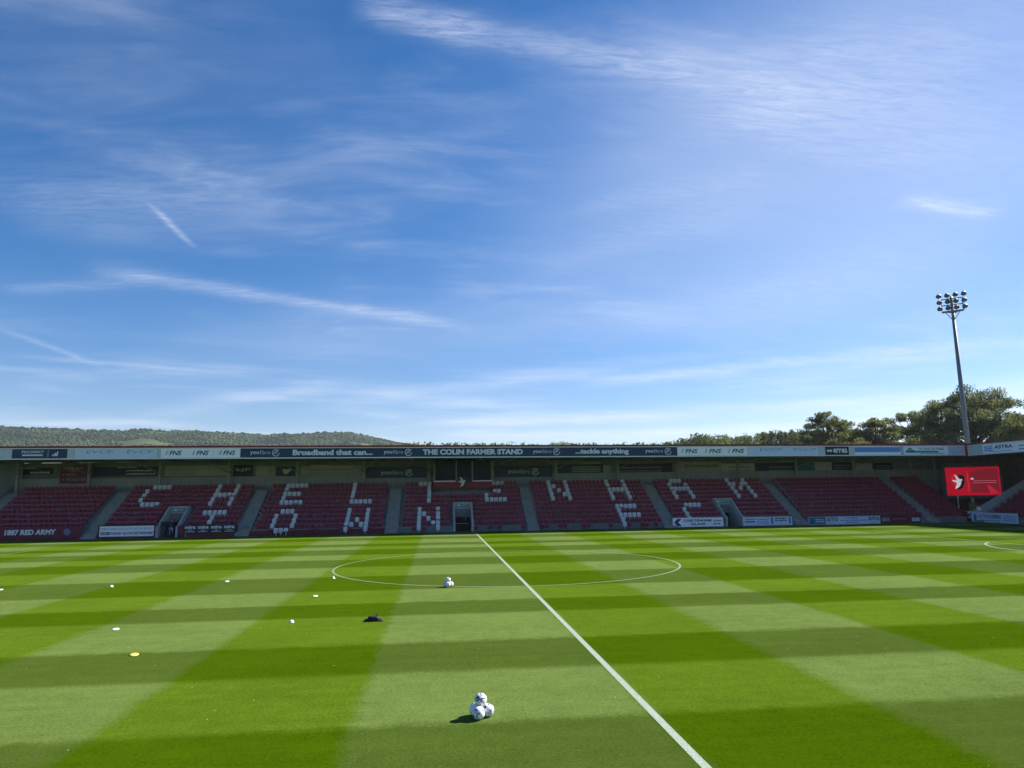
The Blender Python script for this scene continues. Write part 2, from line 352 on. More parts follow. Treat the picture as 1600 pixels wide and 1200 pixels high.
def split_build(mb, fr, name, mats, parent, gap=.45):
    iv = []
    for i, f in enumerate(mb.f):
        a = [(Vector(mb.v[k])-fr.o).dot(fr.x) for k in f]; iv.append((min(a), max(a), i))
    iv.sort(); groups = []; end_ = None
    for a, b, i in iv:
        if end_ is None or a > end_+gap: groups.append([]); end_ = b
        groups[-1].append(i); end_ = max(end_, b)
    for g_ in groups:
        q = MB(); mp = {}
        for i in g_:
            ids = []
            for k in mb.f[i]:
                if k not in mp: mp[k] = len(q.v); q.v.append(mb.v[k])
                ids.append(mp[k])
            q.f.append(tuple(ids)); q.m.append(mb.m[i])
        q.build(name, mats, parent)
class Frame:                                   # a flat sign face: o = lower left corner, x = reading direction
    def __init__(s, o, x=(1, 0, 0), y=(0, 0, 1)):
        s.o = Vector(o); s.x = Vector(x); s.y = Vector(y); s.n = s.x.cross(s.y)
    def p(s, a, b, d=0.0): return s.o+s.x*a+s.y*b+s.n*d
def poly2(mb, fr, pts, d=.012, mi=0): mb.face([fr.p(a, b, d) for a, b in pts], mi)
def bar2(mb, fr, a0, a1, b0, b1, d=.012, mi=0): poly2(mb, fr, [(a0, b0), (a1, b0), (a1, b1), (a0, b1)], d, mi)
def panel(mb, fr, w, h, t=.03, mi=0):
    c = [fr.p(0, 0, -t), fr.p(w, 0, -t), fr.p(w, 0, 0), fr.p(0, 0, 0), fr.p(0, h, -t), fr.p(w, h, -t), fr.p(w, h, 0), fr.p(0, h, 0)]
    mb.hexa(c, mi)
_txt = {}
def text_data(body, bold, shear):
    key = (body, bold, shear)
    if key not in _txt:
        cu = bpy.data.curves.new('t', 'FONT'); cu.body = body; cu.offset = bold; cu.shear = shear; cu.resolution_u = 3
        ob = bpy.data.objects.new('t', cu); col.objects.link(ob)
        me = bpy.data.meshes.new_from_object(ob.evaluated_get(bpy.context.evaluated_depsgraph_get()))
        vs = [v.co.copy() for v in me.vertices]; fs = [tuple(p.vertices) for p in me.polygons]
        bpy.data.objects.remove(ob); bpy.data.curves.remove(cu); bpy.data.meshes.remove(me)
        _txt[key] = (vs, fs)
    return _txt[key]
def text2(mb, fr, body, a0, a1, b0, b1, bold=.0, shear=0.0, d=.014, mi=0):
    vs, fs = text_data(body, bold, shear)
    xs = [v.x for v in vs]; ys = [v.y for v in vs]; x0, x1, y0, y1 = min(xs), max(xs), min(ys), max(ys)
    k = len(mb.v)
    for v in vs: mb.v.append(tuple(fr.p(a0+(v.x-x0)/(x1-x0)*(a1-a0), b0+(v.y-y0)/(y1-y0)*(b1-b0), d)))
    for f in fs: mb.f.append(tuple(k+i for i in f)); mb.m.append(mi)
def scribble(mb, fr, a0, a1, b0, b1, rng, d=.012, mi=0, word=(.12, .4)):   # a line of print too small to read
    x = a0
    while x < a1-.05:
        w = min(rng.uniform(*word), a1-x); bar2(mb, fr, x, x+w, b0+rng.uniform(0, .15)*(b1-b0), b1-rng.uniform(0, .2)*(b1-b0), d, mi); x += w+.06
def fibre_logo(mb, fr, a, b, r, d=.014, mi=0):       # ring with slanting leaves
    n = 22
    for i in range(n):
        t0 = R(60)+R(300)*i/n; t1 = R(60)+R(300)*(i+1)/n
        poly2(mb, fr, [(a+r*math.cos(t0), b+r*math.sin(t0)), (a+r*math.cos(t1), b+r*math.sin(t1)), (a+.82*r*math.cos(t1), b+.82*r*math.sin(t1)), (a+.82*r*math.cos(t0), b+.82*r*math.sin(t0))], d, mi)
    for k in range(3):
        s = (-.42+.40*k)*r; e = .10*r
        poly2(mb, fr, [(a+s-.35*r, b-.42*r+.12*k*r), (a+s-.35*r+e, b-.50*r+.12*k*r), (a+s+.55*r, b+.62*r+.12*k*r), (a+s+.40*r, b+.62*r+.12*k*r)], d, mi)
BIRD = [(.00, .60), (.14, .62), (.28, .56), (.34, .62), (.30, .78), (.20, .96), (.36, .88), (.48, .74), (.56, .66), (.70, .66), (.80, .60), (.68, .54), (.66, .42), (.58, .26), (.44, .14), (.18, .06), (.30, .18), (.36, .30), (.34, .44), (.16, .50)]
SHIELD = [(.5, -.06), (.78, .10), (.98, .44), (1.0, .86), (.84, .92), (.66, 1.0), (.5, .95), (.34, 1.0), (.16, .92), (0, .86), (.02, .44), (.22, .10)]
def crest(mb, fr, a, b, w, h, mshield, mbird, mdark, d=.014):
    poly2(mb, fr, [(a+x*w, b+y*h) for x, y in SHIELD], d, mshield)
    dk = [(.5, -.02), (.76, .13), (.95, .45), (.96, .83), (.66, .96), (.45, .92), (.60, .66), (.70, .45), (.60, .25), (.30, .06)]
    poly2(mb, fr, [(a+x*w, b+y*h) for x, y in dk], d+.004, mdark)
    c = (.45, .5)
    for i in range(len(BIRD)):
        p, q = BIRD[i], BIRD[(i+1) % len(BIRD)]
        poly2(mb, fr, [(a+c[0]*w, b+c[1]*h), (a+p[0]*w, b+p[1]*h), (a+q[0]*w, b+q[1]*h)][::-1], d+.008, mbird)

# ------------------------------------------------------------------ ground, pitch and markings
def sheet(name, x0, x1, y0, y1, z, m, nx=1, ny=1):
    mb = MB(); mb.face([(x0, y0, z), (x1, y0, z), (x1, y1, z), (x0, y1, z)]); return mb.build(name, m, kind='structure')
sheet('ground', -3300, 3300, -3300, 3300, -.012, M_GROUND)
sheet('perimeter_path', -60, 66, -60, 46, -.006, M_TARMAC)
sheet('pitch', -56, 53.4, -41, 33.45, 0, M_TURF)
def strip_path(name, pts, w, z=.004, closed=False, m=None):
    mb = MB(); n = len(pts); L_ = []; R_ = []
    for i, p in enumerate(pts):
        a = Vector(pts[(i-1) % n] if closed or i else pts[0]); b = Vector(pts[(i+1) % n] if closed or i < n-1 else pts[-1])
        t = (b-a).normalized(); nn = Vector((-t.y, t.x)); p = Vector(p); L_.append(p+nn*w/2); R_.append(p-nn*w/2)
    for i in range(n if closed else n-1):
        j = (i+1) % n; mb.face([(*R_[i], z), (*R_[j], z), (*L_[j], z), (*L_[i], z)])
    return mb.build(name, m or M_LINE2, kind='structure')
LH = 50.7; TOUCH = 32.9
strip_path('halfway_line', [(0, -TOUCH), (0, TOUCH-.06)], .14, m=M_LINE)
strip_path('centre_circle', [(9.09*math.cos(2*math.pi*i/120), 9.09*math.sin(2*math.pi*i/120)) for i in range(120)], .11, .008, True)
strip_path('touchline', [(-LH, TOUCH), (LH, TOUCH)], .12, .006)
for s in (-1, 1):
    strip_path('goal_line', [(s*LH, -TOUCH), (s*LH, TOUCH-.06)], .12)
    x = s*(LH-16.5); strip_path('penalty_area_line', [(s*LH, 20.16), (x, 20.16), (x, -20.16), (s*LH, -20.16)], .12, .008)
    a0 = math.acos(5.5/9.15)
    strip_path('penalty_arc', [(s*(LH-11-9.09*math.cos(-a0+2*a0*i/30)), 9.09*math.sin(-a0+2*a0*i/30)) for i in range(31)], .12, .012)

# ------------------------------------------------------------------ the long stand
STAND_X0, STAND_X1 = -48.9, 54.2
ROWS = 10; TREAD = .78; RISE = .448; RISER_Y = 34.3
def plat(r): return .44+RISE*(r-1) if r else 0.0
def seat_y(r): return 34.62+TREAD*(r-1) if r else 34.02
AISLES = [(-48.9, -47.6), (-37.7, -36.35), (-23.45, -22.1), (-9.0, -7.65), (5.4, 6.65), (19.75, 21.15), (34.2, 35.55), (49.2, 50.55)]
VOMS = [-29.95, -1.08, 27.62]; VW = 1.0; PORTAL_Y = 37.5
stand = thing('grandstand', (2.6, RISER_Y, 0), 'long covered stand with rows of maroon seats and a sign-covered roof edge', 'stand')
def dz(X): return -.0040*(X-5)                  # the roof falls slightly along its length
Y_BACK = seat_y(ROWS)+.45

def gaps(x0, x1, cuts):
    xs = [(x0, x1)]
    for a, b in cuts:
        n = []
        for p, q in xs:
            if b <= p or a >= q: n.append((p, q)); continue
            if a > p: n.append((p, a))
            if b < q: n.append((b, q))
        xs = n
    return xs
mb = MB()
vcuts = [(c-VW, c+VW) for c in VOMS]
for r in range(1, ROWS+1):
    y0 = RISER_Y+TREAD*(r-1); y1 = y0+TREAD if r < ROWS else 43.2
    for a, b in gaps(STAND_X0, STAND_X1, vcuts if r <= 4 else []):
        mb.box(a, b, y0+.001*r, y1, -.2 if r <= 4 else plat(r)-.9, plat(r))
mb.build('terrace', M_CONC, stand)
# front riser: red west of the third stair, grey beyond
xs = [STAND_X0]+[v for a in AISLES for v in a]+[STAND_X1]
for a, b in gaps(STAND_X0, STAND_X1, vcuts+AISLES):
    mb = MB(); mb.box(a, b, RISER_Y-.10, RISER_Y-.003, -.2, .50); mb.build('front_riser', M_RISER_R if b < -7 else M_RISER_G, stand)
    mb = MB(); mb.box(a, b, RISER_Y-.13, RISER_Y+.03, .503, .54); mb.build('riser_coping', M_STEEL, stand)
# stairs
for a, b in AISLES:
    mb = MB(); n = 2*ROWS+1
    for k in range(n):
        z1 = .22*(k+1) if k < 2 else .44+RISE/2*(k-1)
        y0 = RISER_Y-.55+TREAD/2*k
        mb.box(a+.02, b-.02, y0, y0+TREAD/2+.15, max(z1-.5, -.1), min(z1, plat(ROWS)+.004)+.001*(k % 2))
    mb.build('stair_flight', M_STEP, stand)
    if a > -48:
        mb = MB(); mb.tube([(b-.06, RISER_Y+2.2, plat(3)+1.0), (b-.06, Y_BACK-1.0, plat(ROWS)+.75)], .022, 6)
        for k in (3, 5, 7, 9): mb.tube([(b-.06, seat_y(k), plat(k)), (b-.06, seat_y(k), plat(k)+1.0)], .02, 6)
        if a in (5.4, 34.2): mb.build('handrail', M_STEEL, stand)
# entrances cut through the seating
for i, c in enumerate(VOMS):
    for s in (-1, 1):
        mb = MB(); x0, x1 = (c-VW-.02, c-VW+.16) if s < 0 else (c+VW-.16, c+VW+.02)
        mb.prism([(RISER_Y-.14, -.2), (PORTAL_Y+.35, -.2), (PORTAL_Y+.35, 2.93), (PORTAL_Y-.25, 2.93), (RISER_Y+.25, 1.10), (RISER_Y-.14, 1.06)], x0, x1)
        mb.build('entrance_wall', M_VOM, stand)
    mb = MB(); mb.box(c-VW+.162, c+VW-.162, PORTAL_Y, PORTAL_Y+.3, 2.08, 2.925); hd = mb.build('entrance_header', M_VOM, stand)
    fr = Frame((c-.62, PORTAL_Y-.012, 2.40))
    mb = MB(); panel(mb, fr, 1.24, .34, .012); sg = mb.build('exit_sign', M_SIGNG, stand)
    mb = MB(); bar2(mb, fr, .08, .36, .05, .29, .006); text2(mb, fr, 'EXIT', .46, 1.14, .07, .27, .02, d=.006); mb.build('lettering', M_LET, sg)
    mb = MB(); mb.box(c-VW+.162, c+VW-.162, PORTAL_Y+1.9, PORTAL_Y+2.0, 0, 2.4)
    mb.box(c-VW+.02, c-VW+.16, PORTAL_Y+.35, PORTAL_Y+1.9, 0, 2.4); mb.box(c+VW-.16, c+VW-.02, PORTAL_Y+.35, PORTAL_Y+1.9, 0, 2.4)
    mb.box(c-VW+.162, c+VW-.162, PORTAL_Y+.3, PORTAL_Y+1.9, 2.3, 2.4)
    mb.build('passage', M_ROOM if i != 1 else M_WOOD, stand)
    if i == 1:
        mb = MB(); mb.tube([(c+.32, PORTAL_Y+.1, .95), (c+.32, PORTAL_Y+.1, 2.08)], .03, 6); mb.build('door_edge', M_TRIM, stand); mb = MB(); mb.tube([(c-.8, PORTAL_Y-.9, .72), (c+.6, PORTAL_Y-.9, .72)], .028, 6); mb.build('white_rail', M_TRIM, stand)
# back walls
mb = MB(); mb.box(STAND_X0, 65, 43.2, 43.35, 3.5, 6.02); mb.build('back_parapet', M_BACKLO, stand)
mb = MB(); mb.box(STAND_X0, 65, 43.95, 44.1, -.2, 7.75)
for k in range(int((65-STAND_X0)/.9)): mb.box(STAND_X0+.9*k, STAND_X0+.9*k+.06, 43.915, 43.952, 6.0, 7.7)
mb.build('back_wall', M_BACK, stand)
mb = MB(); mb.box(STAND_X0, 65, 43.36, 43.94, 5.9, 5.95); mb.build('gangway_ledge', M_CONC, stand)
# roof
FY = 33.6
mb = MB()
xs = [STAND_X0-6, 54.35]
def roofpt(x, y, z): return (x, y, z+dz(x))
c = lambda y, z: [roofpt(xs[0], y, z), roofpt(xs[1], y, z)]
x0, x1 = xs
mb.hexa([roofpt(x0, FY+.06, 7.52), roofpt(x1, FY+.06, 7.52), roofpt(x1, 44.6, 7.62), roofpt(x0, 44.6, 7.62),
         roofpt(x0, FY+.06, 8.50), roofpt(x1, FY+.06, 8.50), roofpt(x1, 44.6, 7.95), roofpt(x0, 44.6, 7.95)])
mb.build('roof', M_SHEET, stand)
k = 0; x = STAND_X0-5.5
while x < 54:
    mb = MB(); mb.hexa([roofpt(x, FY+.1, 7.36), roofpt(x+.08, FY+.1, 7.36), roofpt(x+.08, 43.9, 7.46), roofpt(x, 43.9, 7.46),
                        roofpt(x, FY+.1, 7.525), roofpt(x+.08, FY+.1, 7.525), roofpt(x+.08, 43.9, 7.625), roofpt(x, 43.9, 7.625)])
    mb.build('roof_rib', M_STEEL, stand); x += 3.68
mb = MB(); mb.hexa([roofpt(x0, FY-.10, 8.52), roofpt(x1, FY-.10, 8.52), roofpt(x1, FY+.25, 8.52), roofpt(x0, FY+.25, 8.52),
                    roofpt(x0, FY-.10, 8.70), roofpt(x1, FY-.10, 8.70), roofpt(x1, FY+.25, 8.70), roofpt(x0, FY+.25, 8.70)])
mb.build('roof_gutter', M_GUTTER, stand)
for zb, zt in ((7.42, 7.52), (8.44, 8.52)):
    mb = MB(); mb.hexa([roofpt(x0, FY-.06, zb), roofpt(x1, FY-.06, zb), roofpt(x1, FY+.06, zb), roofpt(x0, FY+.06, zb),
                        roofpt(x0, FY-.06, zt), roofpt(x1, FY-.06, zt), roofpt(x1, FY+.06, zt), roofpt(x0, FY+.06, zt)])
    mb.build('fascia_trim', M_TRIM, stand)
# posts with raking brackets
POSTX = [-48.55]+[-41.3+7.32*i for i in range(14)]
for x in POSTX:
    mb = MB(); mb.box(x-.13, x+.13, 42.35, 42.6, plat(ROWS)-.05 if x > -48 else 3.6, 7.50+dz(x)); mb.build('post', M_STEEL, stand)
    mb = MB(); z = 7.45+dz(x)
    for dx in (-1, 1):
        mb.tube([(x, 42.3, 6.45), (x+dx*1.5, 39.6, z)], .05, 6)
    mb.build('roof_bracket', M_STEEL, stand)

# fascia sign panels: (px0, px1, material, content)
def ffr(px0, px1):
    a = at_y(px0, 706, FY-.03).x; b = at_y(px1, 706, FY-.03).x
    z = 7.54+dz((a+b)/2)
    sl = Vector((b-a, 0, dz(b)-dz(a))).normalized()
    return Frame((a, FY-.03, 7.53+dz(a)), sl), b-a
FH = .90
def pxr(fr, w, p0, p1, px0, px1):             # pixel range -> range along the panel
    return (p0-px0)/(px1-px0)*w, (p1-px0)/(px1-px0)*w
def fascia(px0, px1, m, draw=None, lm=None, label=None):
    fr, w = ffr(px0, px1); mb = MB(); panel(mb, fr, w, FH, .03); o = mb.build('fascia_panel', m, stand)
    if label: o['label'] = label
    if draw:
        mb = MB(); draw(mb, fr, w, lambda p: (p-px0)/(px1-px0)*w); split_build(mb, fr, 'lettering', lm, o, .30)
def d_fns(px):
    def f(mb, fr, w, X):
        for p in px:
            a, b = X(p), X(p+26); text2(mb, fr, 'FNS', a+(b-a)*.25, b, .25, .70, .025, .28)
            for k in (0, 1): poly2(mb, fr, [(a+.10*k, .28), (a+.10*k+.05, .28), (a+.10*k+.22, .70), (a+.10*k+.17, .70)], mi=1)
    return f
def d_evcp(px):
    def f(mb, fr, w, X):
        for p in px: text2(mb, fr, 'EVCP', X(p), X(p+41 if p < 600 else p+35), .45, .74, -.012, .12)
    return f
def d_prodirect(mb, fr, w, X):
    text2(mb, fr, 'PRO:DIRECT', X(34), X(69), .50, .74, .02); bar2(mb, fr, X(35), X(67), .24, .38); bar2(mb, fr, X(75), X(75)+.03, .12, .8)
    for k in range(3): poly2(mb, fr, [(X(81)+.16*k+.05, .22), (X(81)+.16*k+.22, .22), (X(81)+.22*k+.16, .36+.14*k), (X(81)+.22*k+.05, .42+.14*k)])
def d_fibre(mb, fr, w, X):
    for p in (390, 590, 823, 1005):
        L_ = X(p+44)-X(p); a = X(p); text2(mb, fr, 'you', a, a+L_*.30, .22, .60, .015); text2(mb, fr, 'fibre', a+L_*.33, a+L_*.67, .32, .70, -.012)
        fibre_logo(mb, fr, a+L_*.86, .46, .36)
    text2(mb, fr, 'Broadband that can...', X(453), X(573), .20, .76, .045); text2(mb, fr, 'THE COLIN FARMER STAND', X(650), X(807), .20, .76, .05)
    text2(mb, fr, '...tackle anything', X(891), X(978), .10, .76, .045)
def d_errea(mb, fr, w, X):
    text2(mb, fr, 'errea', X(1302), X(1324), .22, .70, .03)
    for k in (0, 1): poly2(mb, fr, [(X(1291.5)+.28*k, .45), (X(1291.5)+.2+.28*k, .28), (X(1291.5)+.40+.28*k, .45), (X(1291.5)+.2+.28*k, .62)])
def d_blue(mb, fr, w, X): bar2(mb, fr, .05, w-.05, .30, .82)
def d_green(mb, fr, w, X):
    text2(mb, fr, '01242 527065', X(1436), X(1475), .48, .76, .02, mi=0); bar2(mb, fr, X(1431), X(1466), .22, .40, mi=0); scribble(mb, fr, X(1438), X(1475), .08, .17, random.Random(2), mi=0)
    poly2(mb, fr, [(X(1414), .30), (X(1417), .20), (X(1430), .20), (X(1432), .34), (X(1427), .52), (X(1418), .52)], mi=0)
    poly2(mb, fr, [(X(1418), .56), (X(1426), .56), (X(1424), .72), (X(1420), .76)], mi=0)
fascia(-70, 19, M_GREYP); fascia(19.5, 105, M_NAVY, d_prodirect, M_LET); fascia(105.5, 115.5, M_GREYP)
fascia(116, 246, M_PALE, d_evcp((135, 198)), M_BLUE); fascia(246.5, 250.5, M_GREYP)
fascia(251, 375.5, M_WHITE, d_fns((258, 300, 342)), [M_LETDK, M_LETGR])
fascia(376, 1058, M_NAVY, d_fibre, M_LET)
fascia(1058.5, 1168, M_WHITE, d_fns((1064, 1101, 1137)), [M_LETDK, M_LETGR])
fascia(1168.5, 1279.5, M_PALE, d_evcp((1187, 1240)), M_BLUE); fascia(1280, 1289.5, M_GREYP)
fascia(1290, 1326, M_BLACKP, d_errea, M_LET); fascia(1326.5, 1334.5, M_GREYP)
fascia(1335, 1407.5, M_WHITE, d_blue, M_LBLUE); fascia(1408, 1411.5, M_GREYP)
fascia(1412, 1482, M_WHITE, d_green, M_GREEN); fascia(1482.5, 1510, M_GREYP)

# sign boards along the back wall
rng = random.Random(5)
def board(px0, px1, py0, py1, m, draw=None, lm=None, Y=43.90):
    A = at_y(px0, py1, Y); B = at_y(px1, py0, Y); fr = Frame((A.x, Y, A.z)); w, h = B.x-A.x, B.z-A.z
    mb = MB(); panel(mb, fr, w, h, .05); o = mb.build('sign_board', m, stand)
    if draw: mb = MB(); draw(mb, fr, w, h); split_build(mb, fr, 'lettering', lm, o, .22)
def b_fibre(mb, fr, w, h):
    text2(mb, fr, 'you', w*.24, w*.41, h*.25, h*.60); text2(mb, fr, 'fibre', w*.43, w*.61, h*.33, h*.70, -.012); fibre_logo(mb, fr, w*.71, h*.48, h*.32)
def b_tnf(mb, fr, w, h):
    for k, t in enumerate(('THEN', 'NOW', 'FOREVER')): text2(mb, fr, t, w*.24, w*(.24+.1*len(t)), h*(.72-.28*k), h*(.90-.28*k), .03)
    for k in (1, 2): bar2(mb, fr, w*.10, w*.16, h*(.76-.28*k), h*(.84-.28*k))
def b_lines(n, x0=.1, x1=.9):
    def f(mb, fr, w, h):
        for k in range(n): scribble(mb, fr, w*x0, w*x1, h*(.15+.7*k/n), h*(.15+.7*(k+.45)/n), rng)
    return f
def b_word(t, x0, x1, y0=.35, y1=.7, bold=.01):
    return lambda mb, fr, w, h: text2(mb, fr, t, w*x0, w*x1, h*y0, h*y1, bold)
board(28, 84, 731, 742, M_BLACKP, b_lines(1, .35, .9), M_GREYP)
board(92, 140, 729, 756, M_MARP, b_tnf, M_LETGR, 43.15)
board(146, 248, 729, 744.5, M_NAVY, b_lines(2, .5, .95), M_GREYP)
board(257, 356, 727, 744, M_BEIGE, b_lines(2, .12, .5), M_LETGR)
board(364, 396, 726, 744, M_BLACKP, b_word('bJP', .15, .85), M_GREYP)
board(400, 430, 728, 744, M_BEIGE, b_lines(3, .65, .9), M_LETGR)
board(431, 463, 729, 744, M_NAVY, lambda mb, fr, w, h: poly2(mb, fr, [(w*.4, h*.2), (w*.55, h*.2), (w*.8, h*.75), (w*.3, h*.75)]), M_GREYP)
board(469, 565, 727, 743, M_BEIGE, b_lines(2, .15, .9), M_LETGR)
board(572.5, 666, 729.5, 747.5, M_NAVY, b_fibre, M_LET, 43.12)
board(772, 862.5, 727.5, 746, M_NAVY, b_fibre, M_LET, 43.12)
board(868, 942, 725, 740, M_NAVY, b_lines(4, .35, .95), M_GREYP)
board(943, 954, 727, 738, M_BEIGE)
board(965, 1050, 724, 739.5, M_BLACKP, b_lines(2, .05, .8), M_LETGR)
board(1056, 1127, 721, 739, M_BEIGE, b_word('printwaste', .22, .92, .38, .78, .012), M_LETDK)
board(1127.5, 1178, 724, 738.5, M_GREYP, b_lines(2, .2, .9), M_LETGR)
board(1181, 1240, 723, 739, M_NAVY, b_lines(2, .35, .95), M_LETGR)
board(1245, 1271.5, 723, 736, M_TEAL); board(1274, 1299, 722, 737, M_GREYP)
board(1301, 1330, 722, 738, M_NAVY, b_lines(3), M_LETGR); board(1336, 1362, 724, 736, M_GREYP); board(1366, 1394, 723, 738, M_BLACKP, b_lines(3), M_LETGR)
# strip lights under the roof at the back
for px in (42, 115, 200, 500, 700, 925, 1230):
    p = at_y(px, 725, 42.9); mb = MB(); mb.box(p.x-1.0, p.x+1.0, 42.8, 42.95, 7.12, 7.2); mb.build('strip_light', M_GREYP, stand)

# press box in the middle of the top rows
BY = 40.15; bx0, bx1 = -4.13, 2.32
mb = MB(); mb.box(bx0, bx1, BY, BY+.12, 4.40, 5.13); mb.box(bx0, bx0+.1, BY+.12, 43.1, 4.0, 5.13); mb.box(bx1-.1, bx1, BY+.12, 43.1, 4.0, 5.13)
mb.build('press_box_front', M_PRESS, stand)
mb = MB(); mb.box(bx0-.02, -1.75, BY-.06, BY+.2, 5.133, 5.25); mb.box(.12, bx1+.02, BY-.06, BY+.2, 5.133, 5.25); mb.build('press_box_sill', M_TRIM, stand)
for x in (bx0, -1.72, .06, bx1-.1):
    mb = MB(); mb.box(x, x+.1, BY+.02, BY+.12, 5.25, 7.45); mb.build('press_box_mullion', M_STEEL, stand)
for a, b in ((bx0+.1, -1.72), (-1.62, .06), (.16, bx1-.1)):
    mb = MB(); mb.box(a, b, BY+.05, BY+.07, 5.25 if b != .06 else 5.1, 7.45); mb.build('window_pane', M_GLASS, stand)
mb = MB(); mb.box(bx0+.1, bx1-.1, 42.9, 43.0, 4.5, 7.45); mb.box(bx0+.1, bx1-.1, BY+.4, BY+1.0, 5.0, 5.08); mb.build('press_box_interior', M_ROOM, stand)
fr = Frame((-1.52, BY-.03, 4.42)); mb = MB(); crest(mb, fr, 0, 0, 1.15, 1.30, 0, 1, 2); mb.build('club_crest', [M_MARP, M_LET, M_BLACKP], stand)

# end parapets
mb = MB(); pr = [(RISER_Y-.1, -.2), (Y_BACK+.6, -.2), (Y_BACK+.6, plat(ROWS)+1.0), (RISER_Y+1, 1.35), (RISER_Y-.1, 1.1)]
mb.prism(pr, 54.0, 54.2); mb.build('end_parapet', M_GUTTER, stand)
mb = MB(); mb.prism(pr, -49.1, -48.9); mb.build('end_parapet', M_BACKLO, stand)
mb = MB()
for s in (0, .45): mb.tube([(-48.8, RISER_Y+.2, 1.5+s), (-48.8, Y_BACK, plat(ROWS)+1.35+s)], .03, 6)
for k in range(6): t = k/5; yy = RISER_Y+.2+t*(Y_BACK-RISER_Y-.2); mb.tube([(-48.8, yy, .9+t*(plat(ROWS)+.3)), (-48.8, yy, 1.95+t*(plat(ROWS)-.15))], .025, 6)
mb.build('handrail', M_STEEL, stand)

# ------------------------------------------------------------------ seats
def seat_mesh(name, m, down):
    mb = MB(); w = .205
    def slab(p0, p1, t, w0, w1, curve=0.0):    # from (y,z) to (y,z), thickness t
        (ya, za), (yb, zb) = p0, p1; d = Vector((yb-ya, zb-za)).normalized(); n = Vector((-d.y, d.x))*t
        c = [(-w0, ya, za), (w0, ya, za), (w0, ya+n.x, za+n.y), (-w0, ya+n.x, za+n.y), (-w1, yb, zb), (w1, yb, zb), (w1, yb+n.x, zb+n.y), (-w1, yb+n.x, zb+n.y)]
        mb.hexa(c)
    slab((.02, .36), (.055, .60), .03, w, w); slab((.0555, .602), (.075, .70), .028, w-.003, w-.05)
    if down: slab((-.36, .405), (.0, .385), .045, w-.03, w-.01)
    else: slab((-.07, .23), (-.13, .56), .045, w-.015, w-.045)
    mb.box(-.03, .03, .06, .13, 0, .40)
    mb.box(-w, -w+.03, -.05, .06, .30, .42); mb.box(w-.03, w, -.05, .06, .30, .42)
    return mb.mesh(name, m)
SM = {(c, d): seat_mesh('seat', M_WSEAT if c else M_MAROON, d) for c in (0, 1) for d in (0, 1)}
PITCH_X = .482; X_REF = at_y(655.6, 795, seat_y(4)).x
def lattice(x): return round((x-X_REF)/PITCH_X)
LET = {'C': ['.XXXX', 'X....', 'X....', 'X....', '.XXXX'], 'H': ['X...X', 'X...X', 'XXXXX', 'X...X', 'X...X'],
       'E': ['XXXXX', 'X....', 'XXXX.', 'X....', 'XXXXX'], 'L': ['X....', 'X....', 'X....', 'X....', 'XXXXX'],
       'T': ['XXXXX', '..X..', '..X..', '..X..', '..X..'], 'N': ['X...X', 'XX..X', 'X.X.X', 'X..XX', 'X...X'],
       'A': ['.XXX.', 'X...X', 'XXXXX', 'X...X', 'X...X'], 'M': ['X...X', 'XX.XX', 'X.X.X', 'X...X', 'X...X'],
       'O': ['.XXX.', 'X...X', 'X...X', 'X...X', '.XXX.'], 'W': ['X...X', 'X...X', 'X.X.X', 'XX.XX', 'X...X'],
       'F': ['XXXXX', 'X....', 'XXXXX', 'X....', 'X....']}
white = set()
# letter, top row, pixel x of its first column in that row
for ch, r0, px in [('C', 10, 234), ('H', 10, 342.7), ('E', 10, 451.5), ('L', 10, 553), ('T', 10, 656.5), ('E', 10, 760.5), ('N', 10, 854), ('H', 10, 948),
                   ('A', 10, 1045), ('M', 10, 1136.7), ('T', 4, 321.5), ('O', 4, 438), ('W', 4, 546), ('N', 4, 655.6), ('F', 4, 964), ('C', 4, 1066.5)]:
    k0 = lattice(at_y(px, 760 if r0 == 10 else 795, seat_y(r0)).x)
    for i, line in enumerate(LET[ch]):
        for j, c in enumerate(line):
            if c == 'X': white.add((r0-i, k0+j))
ROW0 = [420, 427, 435, 443, 451, 487.5, 494.6, 532, 540, 547, 569.6, 577, 598.5, 647.5, 655.5, 662.5, 683.7, 705, 741, 763, 784, 818.6, 845, 852, 873, 880, 914, 920.7, 954.7, 975.5, 982.7, 1003, 1010, 1028.7]
seats = []
rng = random.Random(11)
klo, khi = lattice(-47.4), lattice(53.8)
for r in range(0, ROWS+1):
    ks = range(klo, khi+1) if r else sorted({lattice(at_y(px, 823, seat_y(0)).x) for px in ROW0} | {k for (q, k) in white if q == 0 and -23 < X_REF+PITCH_X*k < 19})
    for k in ks:
        x = X_REF+PITCH_X*k
        if any(a-.2 < x < b+.2 for a, b in AISLES): continue
        if r <= 5 and any(abs(x-c) < VW+.25 for c in VOMS): continue
        if r >= 8 and bx0-.25 < x < bx1+.25: continue
        w = (r, k) in white
        seats.append((x+rng.uniform(-.012, .012), seat_y(r), plat(r), int(w), int(rng.random() < (.12 if w else .05)), rng.uniform(-.03, .03)))
def near(s): return (Vector(s[:3])-CAM).length - (40 if s[3] else 0)
seats.sort(key=near)
for s in seats[:300]:
    o = link('seat', SM[(s[3], s[4])], stand); o.location = Vector(s[:3]); o.rotation_euler.z = s[5]
    if s[3]: o['label'] = 'white seat, one of those that spell the name'
mb = MB()
for s in seats[300:]:
    me = SM[(s[3], s[4])]; k = len(mb.v); cz, sz = math.cos(s[5]), math.sin(s[5])
    for v in me.vertices: mb.v.append((s[0]+v.co.x*cz-v.co.y*sz, s[1]+v.co.x*sz+v.co.y*cz, s[2]+v.co.z))
    for p in me.polygons: mb.f.append(tuple(k+i for i in p.vertices)); mb.m.append(s[3])
mb.build('seat_rows', [M_MAROON, M_WSEAT], stand, kind='stuff')

